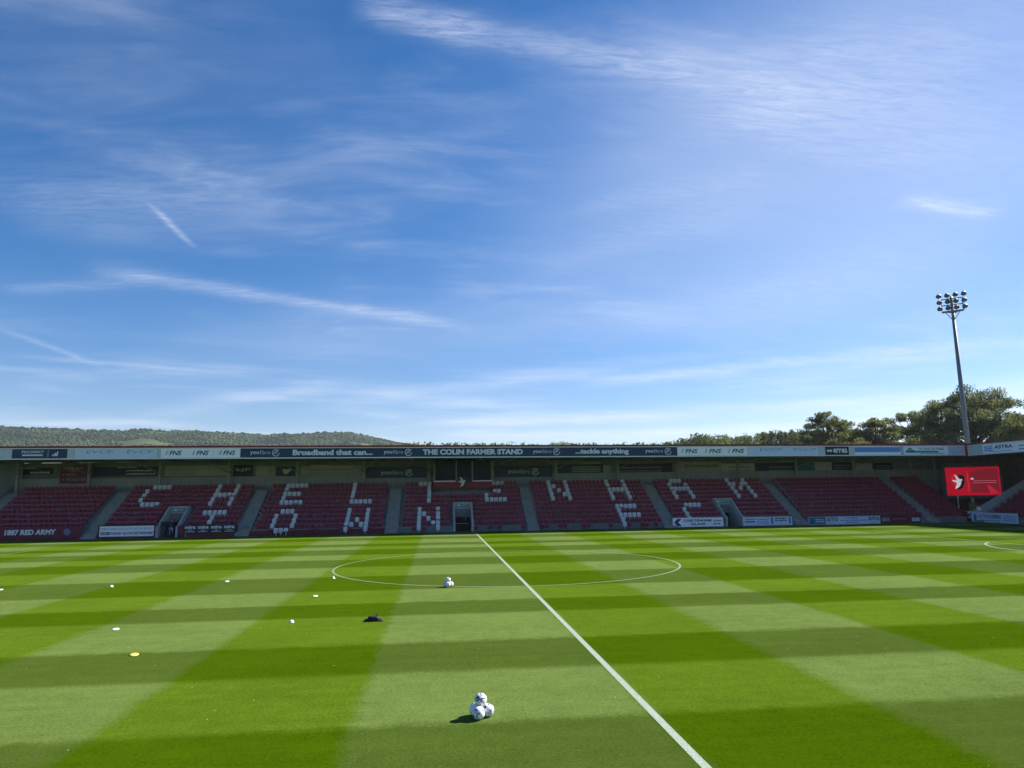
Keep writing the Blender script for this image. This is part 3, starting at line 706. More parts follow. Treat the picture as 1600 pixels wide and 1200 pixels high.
# ------------------------------------------------------------------ boards along the front of the long stand
def front_board(px0, px1, z0, z1, m, label, draw=None, lm=None, name='advertising_board', cat='board', Y=34.12, group=None):
    a = at_y(px0, 830, Y).x; b = at_y(px1, 830, Y).x; fr = Frame((a, Y, z0)); w, h = b-a, z1-z0
    t = thing(name, (a+w/2, Y, 0), label, cat, group)
    mb = MB(); panel(mb, fr, w, h, .04); mb.build('panel', m, t)
    for x in (.15, w-.15): mb = MB(); mb.box(a+x-.03, a+x+.03, Y+.041, Y+.075, -.0, z1-.1); mb.build('bracket', M_STEEL, t)
    if draw: mb = MB(); draw(mb, fr, w, h); split_build(mb, fr, 'lettering', lm, t, .22)
    return t
rng = random.Random(21)
def f_army(mb, fr, w, h):
    text2(mb, fr, '1887 RED ARMY', w*.40, w*.80, h*.30, h*.76, .05, .08)
    for k in range(8):
        a = R(45*k); c = (w*.885, h*.52); r = h*.30
        poly2(mb, fr, [(c[0]+r*.25*math.cos(a-.5), c[1]+r*.25*math.sin(a-.5)), (c[0]+r*math.cos(a-.16), c[1]+r*math.sin(a-.16)), (c[0]+r*math.cos(a+.16), c[1]+r*math.sin(a+.16)), (c[0]+r*.25*math.cos(a+.5), c[1]+r*.25*math.sin(a+.5))], mi=1)
front_board(-75, 128, .12, 1.26, M_MARP, 'maroon banner reading 1887 RED ARMY along the foot of the stand', f_army, [M_LET, M_LBLUE], 'banner', 'banner')
def f_bbc(mb, fr, w, h):
    bar2(mb, fr, .14, w-.14, .16, h-.10, .010, 1)
    text2(mb, fr, 'EVERY GAME LIVE ON FM DIGITAL RADIO', .25, w-.25, h*.62, h*.80, .0, d=.016, mi=2)
    for k, ch in enumerate('BBC'):
        bar2(mb, fr, .25+.30*k, .52+.30*k, h*.26, h*.48, .014, 0); text2(mb, fr, ch, .31+.30*k, .46+.30*k, h*.30, h*.44, .02, d=.018, mi=1)
    text2(mb, fr, 'RADIO GLOUCESTERSHIRE', 1.22, w-.22, h*.27, h*.47, .025, d=.016, mi=0)
front_board(153, 242.5, .02, 1.26, M_MARP, 'maroon-edged white radio station board left of the entrance with standing people', f_bbc, [M_BLACKP, M_WHITE, M_LETGR])
def f_mira(mb, fr, w, h):
    for k in range(4):
        a = w*(.02+.245*k); b = a+w*.20; text2(mb, fr, 'mira', a, b, h*.50, h*.88, .04)
        poly2(mb, fr, [(a+.1, h*.36), (a+.5, h*.30), (b-.1, h*.38), (a+.5, h*.36)]); scribble(mb, fr, a+.05, b-.05, h*.14, h*.22, rng)
front_board(287, 370, .34, 1.20, M_BLACKP, 'black board repeating the word mira four times', f_mira, M_LET)
front_board(279.5, 286.5, .0, 1.15, M_RISER_R, 'narrow plain red panel between the entrance wall and the black mira board')
def f_glass(mb, fr, w, h):
    for s in (0, .22):
        poly2(mb, fr, [(.12+s, h*.5), (.55+s, h*.95), (.68+s, h*.85), (.34+s, h*.5), (.68+s, h*.15), (.55+s, h*.05)])
    text2(mb, fr, 'CHELTENHAM', w*.21, w*.76, h*.56, h*.82, .03); text2(mb, fr, 'GLASS', w*.35, w*.64, h*.18, h*.42, .035)
    for k in range(2): scribble(mb, fr, w*.80, w*.96, h*(.22+.32*k), h*(.36+.32*k), rng)
front_board(1052, 1131, .04, .98, M_WHITE, 'white board reading CHELTENHAM GLASS with navy chevrons', f_glass, M_LETDK)
def f_next(mb, fr, w, h):
    bar2(mb, fr, .2, w*.24, h*.38, h*.52); scribble(mb, fr, .2, w*.25, h*.68, h*.8, rng)
    for k in range(3): scribble(mb, fr, w*.28, w*.52, h*(.22+.22*k), h*(.32+.22*k), rng, mi=1)
    bar2(mb, fr, w*.57, w*.61, h*.15, h*.9, mi=1); bar2(mb, fr, w*.93, w*.97, h*.15, h*.9, mi=1)
    for k in range(2): scribble(mb, fr, w*.65, w*.89, h*(.46+.24*k), h*(.62+.24*k), rng)
front_board(1162, 1239, .04, .94, M_PALE, 'pale blue board of small dark print right of the narrow sloped entrance', f_next, [M_LETDK, M_BLUE])
def f_ams(mb, fr, w, h):
    bar2(mb, fr, .04, w*.24, .04, h-.04, .010, 1); poly2(mb, fr, [(w*.03, h*.2), (w*.08, h*.2), (w*.055, h*.8)], .016, 0); scribble(mb, fr, w*.10, w*.22, h*.3, h*.42, rng, .016, 2); scribble(mb, fr, w*.10, w*.22, h*.55, h*.7, rng, .016, 2)
    for a in (.255, .835): text2(mb, fr, 'ams', w*a, w*(a+.155), h*.42, h*.88, .01, mi=0); scribble(mb, fr, w*(a+.02), w*(a+.13), h*.16, h*.22, rng, mi=3)
    for y, x0, x1 in ((.72, .52, .70), (.42, .44, .80), (.16, .52, .70)): scribble(mb, fr, w*x0, w*x1, h*y, h*(y+.13), rng, mi=3)
front_board(1264, 1377, -.0, .84, M_PALE, 'long pale blue board with ams printed twice and a teal end', f_ams, [M_LETDK, M_TEAL, M_LET, M_BLUE])
def f_mar(mb, fr, w, h):
    bar2(mb, fr, .1, w*.30, h*.3, h*.85); scribble(mb, fr, w*.4, w*.9, h*.55, h*.7, rng, mi=0)
front_board(1378, 1424, -.0, .74, M_MARP, 'maroon board with a grey block beside the pale ams board', f_mar, M_LETGR)
front_board(1425, 1440, -.0, .68, M_BLACKP, 'small dark board with grey print at the foot of the last stair', lambda mb, fr, w, h: bar2(mb, fr, .1, w-.1, h*.25, h*.85), M_GREYP)

# ------------------------------------------------------------------ the end stand on the right, with the corner roof
end = thing('end_stand', (54.5, 0, 0), 'end stand with maroon seats at right angles to the long stand', 'stand')
EX = 54.6
EY0, EY1 = 6.0, 33.7
def ex(r): return EX+.3+TREAD*(r-1)
mb = MB()
for r in range(1, ROWS+1):
    mb.box(EX+TREAD*(r-1)+.001*r, EX+TREAD*r if r < ROWS else 65, EY0, EY1-1.5, -.2, plat(r))
mb.build('terrace', M_CONC, end)
mb = MB()
for k in range(2*ROWS+1):
    z1 = .22*(k+1) if k < 2 else .44+RISE/2*(k-1); mb.box(EX-.4+TREAD/2*k, EX-.4+TREAD/2*k+.54, EY1-1.48, EY1-.2, -.1, z1)
mb.build('stair_flight', M_STEP, end)
mb = MB(); mb.hexa([(EX, EY1-.18, -.1), (63.2, EY1-.18, -.1), (63.2, EY1, -.1), (EX, EY1, -.1), (EX, EY1-.18, 1.3), (63.2, EY1-.18, 5.6), (63.2, EY1, 5.6), (EX, EY1, 1.3)]); mb.build('end_parapet', M_VOM, end)
for r in range(1, ROWS+1):
    for k in range(18):
        o = link('seat', SM[(0, int(rng.random() < .03))], end); o.location = Vector((ex(r), EY1-1.85-.482*k, plat(r))); o.rotation_euler.z = R(-90)
mb = MB(); mb.box(64.8, 65, EY0, 43.94, -.2, 8.0); mb.build('back_wall', M_BACK, end)
mb = MB(); mb.box(EX-.1, EX-.004, EY0, EY1-1.5, -.2, .55); mb.build('front_riser', M_RISER_G, end)
ZR = -.20
mb = MB(); mb.hexa([(54.41, EY0, 7.52+ZR), (65.2, EY0, 7.62+ZR), (65.2, 44.6, 7.62+ZR), (54.41, 44.6, 7.52+ZR), (54.41, EY0, 8.5+ZR), (65.2, EY0, 7.95+ZR), (65.2, 44.6, 7.95+ZR), (54.41, 44.6, 8.5+ZR)]); mb.build('roof', M_SHEET, end)
mb = MB(); mb.box(54.25, 54.6, EY0, FY-.12, 8.52+ZR, 8.70+ZR); mb.build('roof_gutter', M_GUTTER, end)
for zb, zt in ((7.36, 7.46), (8.44, 8.52)):
    mb = MB(); mb.box(54.36, 54.408, EY0, FY-.02, zb+ZR, zt+ZR); mb.build('fascia_trim', M_TRIM, end)
mb = MB(); mb.box(54.22, 54.42, FY-.2, FY-.06, 7.10, 8.55); mb.build('corner_strip', M_RED, end)
def efascia(y0, y1, m, draw=None, lm=None):
    fr = Frame((54.37, y0, 7.47+ZR), (0, -1, 0)); mb = MB(); panel(mb, fr, y0-y1, .96, .03); o = mb.build('fascia_panel', m, end)
    if draw: mb = MB(); draw(mb, fr, y0-y1, .96); split_build(mb, fr, 'lettering', lm, o, .22)
def e_astra(mb, fr, w, h):
    for k in range(3): poly2(mb, fr, [(w*.06, h*(.22+.2*k)), (w*.32, h*(.28+.2*k)), (w*.32, h*(.40+.2*k)), (w*.06, h*(.34+.2*k))], mi=1)
    text2(mb, fr, 'ASTRA', w*.38, w*.94, h*.42, h*.80, .03); scribble(mb, fr, w*.2, w*.9, h*.12, h*.2, rng, mi=1)
efascia(33.38, 31.2, M_GREYP); efascia(31.19, 26.9, M_WHITE, e_astra, [M_LETDK, M_LBLUE]); efascia(26.89, 22, M_WHITE, b_lines(2), M_BLUE); efascia(21.99, EY0, M_GREYP)
for y in (30.5, 23.2, 15.9): mb = MB(); mb.box(62.6, 62.85, y-.13, y+.13, plat(ROWS), 7.5); mb.build('post', M_STEEL, end)
mb = MB(); mb.box(56.6, 56.8, 41.9, 42.1, 2.6, 7.4); mb.build('post', M_STEEL, end)

fr = Frame((EX-.14, 34.0, .03), (0, -1, 0)); t = thing('advertising_board', (EX-.14, 30.9, 0), 'white board with blue print ending in LIVING on the end stand front', 'board')
mb = MB(); panel(mb, fr, 6.3, 1.02, .04); mb.build('panel', M_PALE, t)
mb = MB(); text2(mb, fr, 'ATTIVO', 1.1, 2.75, .42, .80, .02, mi=0); text2(mb, fr, 'LIVING', 2.8, 4.1, .42, .82, .03, mi=1); poly2(mb, fr, [(.35, .2), (.7, .2), (.8, .6), (.55, .9), (.3, .6)], mi=0)
for k in range(3): scribble(mb, fr, 4.4, 6.0, .2+.22*k, .30+.22*k, rng, mi=0)
scribble(mb, fr, 1.1, 4.1, .14, .24, rng, mi=0); split_build(mb, fr, 'lettering', [M_BLUE, M_LETDK], t)
for y in (33.7, 28.0): mb = MB(); mb.box(EX-.10, EX-.07, y-.03, y+.03, 0, .95); mb.build('bracket', M_STEEL, t)

# ------------------------------------------------------------------ corner: screen, mast, bits below the screen
SC = Vector((57.6, 37.4, 0)); sn = Vector((-.64, -.77, 0)).normalized(); sx = Vector((-sn.y, sn.x, 0))
if sx.x < 0: sx = -sx
def on_screen(px, py):
    d = ray(px, py); return CAM+d*((SC-CAM).dot(sn)/d.dot(sn))
c4 = [on_screen(*q) for q in ((1479, 775), (1563, 773), (1563, 728.5), (1477.5, 731))]
u0 = ((c4[0]-SC).dot(sx)+(c4[3]-SC).dot(sx))/2; u1 = ((c4[1]-SC).dot(sx)+(c4[2]-SC).dot(sx))/2
z0 = (c4[0].z+c4[1].z)/2; z1 = (c4[2].z+c4[3].z)/2; SW, SH = u1-u0, z1-z0
scr = thing('video_screen', SC, 'large red video screen showing a white bird on a shield, in the roofed corner', 'screen')
def emis(name, rgb, s=1.0):
    return mat(name, rgb, rough=.9, spec=.05, var=.08, scale=.7, emit=rgb, estr=s)
fr = Frame(Vector((SC.x, SC.y, 0))+sx*u0+Vector((0, 0, z0)), sx)
fo = Frame(fr.p(-.35, -.32, -.05), sx)
mb = MB(); panel(mb, fo, SW+.7, SH+.75, .5); mb.build('casing', M_DARK, scr)
ES = .2
mb = MB(); panel(mb, fr, SW, SH, .03); dsp = mb.build('display', emis('screen_red', (.56, .006, .026), ES), scr)
mb = MB(); crest(mb, fr, SW*.11, SH*.20, SW*.26, SH*.58, 0, 1, 2, .02)
bar2(mb, fr, SW*.41, SW*.415, SH*.14, SH*.86, .02, 3)
poly2(mb, fr, [(SW*.46, SH*.10), (SW*.97, SH*.10), (SW*.97, SH*.93), (SW*.62, SH*.93), (SW*.47, SH*.80)], .012, 4)
poly2(mb, fr, [(SW*.74, SH*.36), (SW*.80, SH*.36), (SW*.97, SH*.06), (SW*.80, SH*.06)], .018, 0)
for y in (.50, .43): bar2(mb, fr, SW*.50, SW*.93, SH*y, SH*(y+.02), .022, 3)
poly2(mb, fr, [(SW*.46, SH*.56), (SW*.53, SH*.56), (SW*.51, SH*.62), (SW*.48, SH*.62)], .022, 1)
mb.build('screen_picture', [emis('screen_shield', (.66, .02, .05), ES), emis('screen_white', (.75, .75, .78), ES), emis('screen_black', (.01, .01, .015), ES), emis('screen_pink', (.62, .16, .20), ES), emis('screen_dark_red', (.26, .014, .03), ES)], dsp)
for a in (.18, .82):
    mb = MB(); p = fr.p(SW*a, 0, -.3); mb.box(p.x-.15, p.x+.15, p.y-.15, p.y+.15, 0, z0+.1); mb.build('support_post', M_DARK, scr)

mast = thing('floodlight_mast', (64.35, 45.6, 0), 'tall tapered floodlight mast with twelve lamps behind the stand corner', 'floodlight')
B = at_y(1512, 695, 45.6); B.z = 0; TOP = at_y(1488.5, 461, 45.6).z; HB = at_y(1491, 487, 45.6).z
mb = MB(); mb.tube([B, B+Vector((0, 0, TOP-.2))], [.39, .17], 12); mb.build('pole', M_GALV, mast, True)
mb = MB(); mb.tube([B+Vector((-.34, -.3, 2.5)), B+Vector((-.2, -.18, TOP-2))], .03, 5); mb.build('cable_duct', M_LAMP, mast)
hx = Vector((.80, .60, 0)).normalized(); hn = Vector((-.60, -.80, 0)).normalized()   # head faces the pitch
hx = Vector((-hn.y, hn.x, 0)); hx = hx if hx.x > 0 else -hx
HWID = 1.32
def hp(a, z, d=0.0): return B+hx*a+hn*d+Vector((0, 0, z))
mb = MB(); a, b = hp(-HWID*.9, HB), hp(HWID*.9, HB)
for z, t in ((HB, .14), (HB+.88, .07), (HB+1.72, .07)): mb.tube([hp(-HWID*.92, z, .25), hp(HWID*.92, z, .25)], t, 6)
for s in (-.92, 0, .92): mb.tube([hp(HWID*s, HB, .25), hp(HWID*s, HB+1.78, .25)], .06 if s else .16, 6)
for s in (-1, 1): mb.tube([hp(s*.85, HB, .2), hp(0, HB-1.3, .1)], .05, 6)
mb.box(hp(0, 0).x-.5, hp(0, 0).x+.5, hp(0, 0).y-.25, hp(0, 0).y+.25, HB-.14, HB-.06)
mb.build('head_frame', M_LAMP, mast)
for i in range(3):
    for j in range(4):
        c = hp((-1.05+.7*j)*HWID*1.02, HB+.50+.86*i, .45); ax = (hn*.62+Vector((0, 0, -.78))).normalized()
        mb = MB(); prof = [(.0, -.30), (.16, -.26), (.26, -.12), (.32, .08), (.34, .12)]
        e1 = ax.cross(Vector((0, 0, 1))).normalized(); e2 = e1.cross(ax); seg = 14; k = 0
        for r_, h_ in prof: mb.v += [tuple(c+ax*h_+e1*(r_*math.cos(2*math.pi*q/seg))+e2*(r_*math.sin(2*math.pi*q/seg))) for q in range(seg)]
        for q in range(len(prof)-1):
            for w_ in range(seg):
                w2 = (w_+1) % seg; mb.f.append((q*seg+w_, q*seg+w2, (q+1)*seg+w2, (q+1)*seg+w_)); mb.m.append(0)
        mb.f.append(tuple(range(4*seg, 5*seg))); mb.m.append(1)
        p = c-ax*.2; mb.tube([p, p-hn*.25+Vector((0, 0, -.25)), hp((-1.05+.7*j)*HWID*.95, HB+.86*i+.05, .25)], .05, 5)
        mb.build('lamp', [M_LAMP, M_LENS], mast)

mb = MB(); o = None
p = at_x(1499, 800, 56.0); 
pl_ = thing('white_pole', (p.x, p.y, 0), 'slim white pole standing under the video screen', 'pole')
mb = MB(); mb.tube([(p.x, p.y, 0), (p.x, p.y, 2.75)], .06, 8); mb.build('shaft', M_TRIM, pl_); mb = MB(); mb.lathe([(0, .1), (.22, .1), (.24, 0)], 12, c=(p.x, p.y, 0)); mb.build('foot', M_TRIM, pl_)
q = at_x(1503, 806, 55.4)
ws = thing('leaning_sign', (q.x, q.y, 0), 'white sign with a dark slash leaning at the foot of the white pole', 'sign')
fr = Frame((q.x-.55, q.y-.25, .25), Vector((.78, -.62, 0)).normalized(), Vector((.1, .1, .98)).normalized()); mb = MB(); panel(mb, fr, 1.5, .85, .05); mb.build('panel', M_WHITE, ws)
mb = MB(); poly2(mb, fr, [(.1, .1), (.5, .1), (1.4, .6), (1.4, .75)]); mb.build('slash', M_BLACKP, ws)
for a in (.15, 1.35): P_ = fr.p(a, 0, -.06); mb = MB(); mb.box(P_.x-.03, P_.x+.03, P_.y-.03, P_.y+.03, 0, .6); mb.build('leg', M_TRIM, ws)
q = at_x(1522, 800, 57.3)
bn = thing('padded_column', (q.x, q.y, 0), 'olive yellow padded column below the video screen', 'column')
mb = MB(); mb.lathe([(0, 2.0), (.45, 2.0), (.5, 1.9), (.5, .1), (.46, 0)], 16, c=(q.x, q.y, 0)); mb.build('pad', M_OLIVE, bn, True)
mb = MB(); mb.lathe([(0, 2.55), (.16, 2.55), (.16, 1.95)], 10, c=(q.x, q.y, 0)); mb.build('core', M_STEEL, bn, True)
q = at_z(1528, 816)
fl = thing('corner_flag', (q.x, q.y, 0), 'white corner flag on a thin pole in front of the end stand board', 'flag')
mb = MB(); mb.tube([(q.x, q.y, -.1), (q.x+.1, q.y, 1.75)], .02, 6); mb.build('flag_pole', M_TRIM, fl)
mb = MB()
for i in range(4):
    a0, a1 = .12*i, .12*(i+1); f = lambda a: .05*math.sin(a*14)
    mb.face([(q.x+.1+a0, q.y+f(a0), 1.32-.25*a0), (q.x+.1+a1, q.y+f(a1), 1.32-.25*a1), (q.x+.1+a1, q.y+f(a1), 1.72-.5*a1), (q.x+.1+a0, q.y+f(a0), 1.72-.5*a0)])
mb.build('flag_cloth', M_WCONE, fl)

# what stands at the open left end of the long stand
le = thing('end_screen_wall', (-52, 41, 0), 'pale column and dark cladding beyond the open end of the long stand', 'wall')
mb = MB(); mb.box(-53.4, -52.4, 40.8, 41.6, 0, 7.4); mb.build('column', M_BEIGE, le)
mb = MB(); mb.box(-64, -48.6, 43.36, 43.6, 0, 7.95); mb.build('cladding', M_BACK, le)
for k in range(5): mb = MB(); mb.box(-62, -53.5, 42.9, 42.99, 4.2+.5*k, 4.5+.5*k); mb.build('rail', M_MAROON if k % 2 else M_DARK, le)

# roof aerial
ae = at_y(800, 694, 42); A = thing('roof_aerial', (ae.x, 42, 8.1), 'small television aerial on the roof of the long stand', 'aerial')
mb = MB(); mb.tube([(ae.x, 42, 7.9), (ae.x, 42, 9.75)], .03, 6); mb.build('rod', M_LAMP, A)
mb = MB(); mb.tube([(ae.x-.5, 42, 9.65), (ae.x+.5, 42, 9.5)], .025, 5)
for k in range(5): mb.tube([(ae.x-.45+.22*k, 41.8, 9.65-.035*k), (ae.x-.45+.22*k, 42.2, 9.65-.035*k)], .015, 5)
mb.build('antenna_boom', M_LAMP, A)

# ------------------------------------------------------------------ people in the left entrance
def person(px, Y, top, trous, skin, hair, h, yaw, arm, label, stance=.1):
    x = at_y(px, 826, Y).x
    s = h/1.76
    J = {'pelvis': (0, 0, .93), 'waist': (0, .01, 1.10), 'chest': (0, 0, 1.32), 'neck': (0, .01, 1.49), 'head': (0, -.02, 1.60), 'crown': (0, 0, 1.71),
         'hl': (-.10, 0, .88), 'kl': (-.11-stance*.3, -.03, .50), 'al': (-.12-stance*.5, .02, .09), 'tl': (-.13-stance*.5, -.15, .04),
         'hr': (.10, 0, .88), 'kr': (.11+stance*.3, -.01, .50), 'ar': (.12+stance*.5, .04, .09), 'tr': (.14+stance*.5, -.13, .04),
         'sl': (-.19, .01, 1.42), 'el': (-.26, .02, 1.14), 'wl': (-.24, -.10 if arm else -.02, .90), 'fl': (-.23, -.14 if arm else -.04, .80),
         'sr': (.19, .01, 1.42), 'er': (.26, .02, 1.14), 'wr': (.20, -.20, 1.05) if arm else (.25, -.02, .90), 'fr': (.12, -.28, 1.08) if arm else (.25, -.04, .80)}
    rad = {'pelvis': .145, 'waist': .135, 'chest': .165, 'neck': .06, 'head': .095, 'crown': .07, 'hl': .10, 'kl': .065, 'al': .045, 'tl': .04, 'hr': .10, 'kr': .065, 'ar': .045, 'tr': .04,
           'sl': .075, 'el': .05, 'wl': .035, 'fl': .035, 'sr': .075, 'er': .05, 'wr': .035, 'fr': .035}
    E_ = [('pelvis', 'waist'), ('waist', 'chest'), ('chest', 'neck'), ('neck', 'head'), ('head', 'crown'), ('pelvis', 'hl'), ('hl', 'kl'), ('kl', 'al'), ('al', 'tl'), ('pelvis', 'hr'), ('hr', 'kr'), ('kr', 'ar'), ('ar', 'tr'),
          ('chest', 'sl'), ('sl', 'el'), ('el', 'wl'), ('wl', 'fl'), ('chest', 'sr'), ('sr', 'er'), ('er', 'wr'), ('wr', 'fr')]
    names = list(J); me = bpy.data.meshes.new('p'); me.from_pydata([tuple(c*s for c in J[n]) for n in names], [(names.index(a), names.index(b)) for a, b in E_], [])
    ob = bpy.data.objects.new('p', me); col.objects.link(ob)
    ob.modifiers.new('skin', 'SKIN'); ob.modifiers.new('sub', 'SUBSURF').levels = 2
    sv = me.skin_vertices[0].data
    for i, n in enumerate(names): sv[i].radius = (rad[n]*s, rad[n]*s*(.72 if n in ('chest', 'waist', 'pelvis') else 1)); sv[i].use_root = (n == 'pelvis')
    bm_ = bpy.data.meshes.new_from_object(ob.evaluated_get(bpy.context.evaluated_depsgraph_get()))
    bpy.data.objects.remove(ob); bm_.materials.clear()
    for m in (mat('skin_tone', (.42, .25, .18), rough=.6), top, trous, hair, M_BLACKP): bm_.materials.append(m)
    for p in bm_.polygons:
        c = p.center/s; p.use_smooth = True
        if c.z > 1.66 or (c.z > 1.52 and c.y > .03): mi = 3
        elif c.z > 1.485: mi = 0
        elif c.z < .10: mi = 4
        elif c.z < .93 and abs(c.x) < .21: mi = 2
        elif (Vector(c)-Vector(J['fl'])).length < .09 or (Vector(c)-Vector(J['fr'])).length < .09: mi = 0
        else: mi = 1
        p.material_index = mi
    o = link('person', bm_); o.location = (x, Y, 0.0); o.rotation_euler.z = yaw
    return tag(o, label, 'person', None)
M_NAVYC = mat('navy_cloth', (.016, .026, .055), rough=.85, var=.2, scale=6); M_TEALC = mat('slate_cloth', (.035, .075, .095), rough=.85, var=.2, scale=6)
M_LTC = mat('light_grey_cloth', (.42, .44, .48), rough=.85, var=.1, scale=6); M_HAIR = mat('dark_hair', (.015, .012, .01), rough=.7, var=.2)
person(255, 35.0, M_NAVYC, M_TEALC, None, M_HAIR, 1.78, R(15), False, 'person in a dark navy top beside the sloped entrance wall')
person(262, 35.6, M_TEALC, M_NAVYC, None, M_HAIR, 1.74, R(-10), False, 'person in a slate blue top standing between two others in the entrance')
person(268, 35.0, M_NAVYC, M_LTC, None, M_HAIR, 1.72, R(-20), True, 'person in a dark top and light grey trousers with one forearm raised', .25)

# ------------------------------------------------------------------ footballs
def ball_mesh(seed):
    import bmesh
    bm = bmesh.new(); bmesh.ops.create_icosphere(bm, subdivisions=5, radius=.11)
    rng = random.Random(seed); dirs = [Vector(v).normalized() for v in ((0, 1, 1.618), (0, -1, 1.618), (1.618, 0, 1), (-1.618, 0, 1), (1, 1.618, 0), (-1, 1.618, 0), (1, -1.618, 0), (-1, -1.618, 0), (1.618, 0, -1), (-1.618, 0, -1), (0, 1, -1.618), (0, -1, -1.618))]
    rot = Matrix.Rotation(rng.uniform(0, 6), 3, Vector((rng.random(), rng.random(), rng.random())).normalized())
    dirs = [rot @ d for d in dirs]
    for f in bm.faces:
        n = f.calc_center_median().normalized(); i = max(range(12), key=lambda k: n.dot(dirs[k])); d = dirs[i]
        ang = n.angle(d); ref = dirs[(i+5) % 12]; tng = (n-d*n.dot(d)); mi = 0
        side = tng.dot(ref-d*ref.dot(d))
        if .33 < ang < .50 and side > 0 and i % 2 == 0: mi = 1
        elif ang < .24 and i % 3 == 0: mi = 1
        elif ang < .26 and i % 4 == 1: mi = 2
        elif .40 < ang < .52 and side > .05 and i % 2: mi = 2
        f.material_index = mi; f.smooth = True
    me = bpy.data.meshes.new('football'); bm.to_mesh(me); bm.free()
    for m in (M_BALL, M_BALLD, M_BALLP): me.materials.append(m)
    return me
BM = [ball_mesh(s) for s in (1, 2, 3, 4)]
def pile(cx, cy, rz, where, grp):
    r = .11; R3 = r*2/math.sqrt(3)
    for i in range(4):
        if i < 3: a = rz+R(120*i); loc = (cx+R3*math.cos(a), cy+R3*math.sin(a), r-.006)
        else: loc = (cx, cy, r-.006+2*r*math.sqrt(2/3))
        o = link('football', BM[i]); o.location = loc; o.rotation_euler = (i*.9+rz, i*1.7, i*.6)
        tag(o, ('white football at the base of the pile %s' if i < 3 else 'white football on top of the pile %s') % where, 'football', grp)
g = at_z(751, 1120.5); pile(g.x, g.y, R(10), 'standing outside the centre circle', 'footballs in the pile outside the circle')
g = at_z(700, 917); pile(g.x, g.y, R(265), 'on the centre circle line', 'footballs in the pile on the circle')

# ------------------------------------------------------------------ training markers and bag
def dome():
    mb = MB(); mb.lathe([(.02, .085), (.035, .088), (.06, .075), (.088, .04), (.10, .008), (.105, .0), (.098, .0)], 20); return mb
def flat():
    mb = MB(); mb.lathe([(.03, .012), (.045, .014), (.12, .010), (.135, .004), (.135, 0)], 20); return mb
def cone():
    mb = MB(); mb.lathe([(.012, .16), (.02, .16), (.07, .02), (.075, .015)], 16)
    k = .10; mb.box(-k, k, -k, k, 0, .016); return mb
def marker(kind, px, py, m, label, group=None, tilt=0.0, sc=1.0):
    g = at_z(px, py); me = {'d': dome, 'f': flat, 'c': cone}[kind]().mesh('training_marker', m, True)
    o = link({'d': 'dome_marker', 'f': 'flat_marker', 'c': 'marker_cone'}[kind], me); o.location = (g.x, g.y, .0 if not tilt else .02); o.rotation_euler = (tilt, 0, .4); o.scale = (sc*.68, sc*.68, sc*.7)
    tag(o, label, 'marker', group)
marker('c', 521, 904, M_WCONE, 'small white cone just outside the centre circle line', sc=1.05)
marker('d', 455.5, 972.5, M_WCONE, 'white dome marker in front of the black bag', sc=1.1)
marker('d', 174, 917, M_WCONE, 'white dome marker alone on a dark mown stripe, farthest from the centre circle', sc=1.15)
marker('f', 355, 909, M_WCONE, 'flat white disc marker level with the white cone, farther from the circle', tilt=.18)
marker('f', 493, 932, M_WCONE, 'flat white disc marker between the white cone and the dome near the bag', tilt=.16)
marker('f', 181, 984, M_WCONE, 'flat white disc marker on the edge of a pale stripe near the yellow one', tilt=.16, sc=1.0)
marker('f', 210, 1024, M_YEL, 'flat yellow disc marker, the only yellow one', tilt=.18, sc=1.1)
marker('f', 1, 922, M_WCONE, 'flat white disc marker beyond the lone dome, cut by the picture edge', tilt=.16)
g = at_z(583, 970.5)
bag = thing('kit_bag', (g.x, g.y, 0), 'black kit bag with a raised strap lying on the grass', 'bag')
def lump(name, cx, cy, sx, sy, sz, m, seed, parent, z0=0.0):
    mb = MB(); nu, nv = 20, 10
    for j in range(nv+1):
        ph = math.pi/2*j/nv
        for i in range(nu):
            th = 2*math.pi*i/nu; cxn = abs(math.cos(th))**.6*math.copysign(1, math.cos(th)); syn = abs(math.sin(th))**.6*math.copysign(1, math.sin(th))
            rr = math.cos(ph)**.45; k = 1+.16*noise.noise(Vector((cxn*2+seed, syn*2, ph*2)))
            mb.v.append((cx+sx*cxn*rr*k, cy+sy*syn*rr*k, z0+sz*math.sin(ph)*k))
    for j in range(nv):
        for i in range(nu):
            i2 = (i+1) % nu; mb.f.append((j*nu+i, j*nu+i2, (j+1)*nu+i2, (j+1)*nu+i)); mb.m.append(0)
    return mb.build(name, m, parent, True)
lump('body', g.x, g.y, .20, .13, .15, M_BLK, 1, bag); lump('side_pocket', g.x-.17, g.y-.02, .11, .10, .07, M_BLK, 4, bag); lump('flap', g.x+.20, g.y-.04, .12, .09, .05, M_BLK, 7, bag)
mb = MB(); mb.tube([(g.x+.07, g.y, .12), (g.x+.09, g.y, .19), (g.x+.12, g.y, .20), (g.x+.15, g.y-.02, .12), (g.x+.24, g.y-.05, .04)], .014, 6); mb.build('strap', M_BLK, bag)

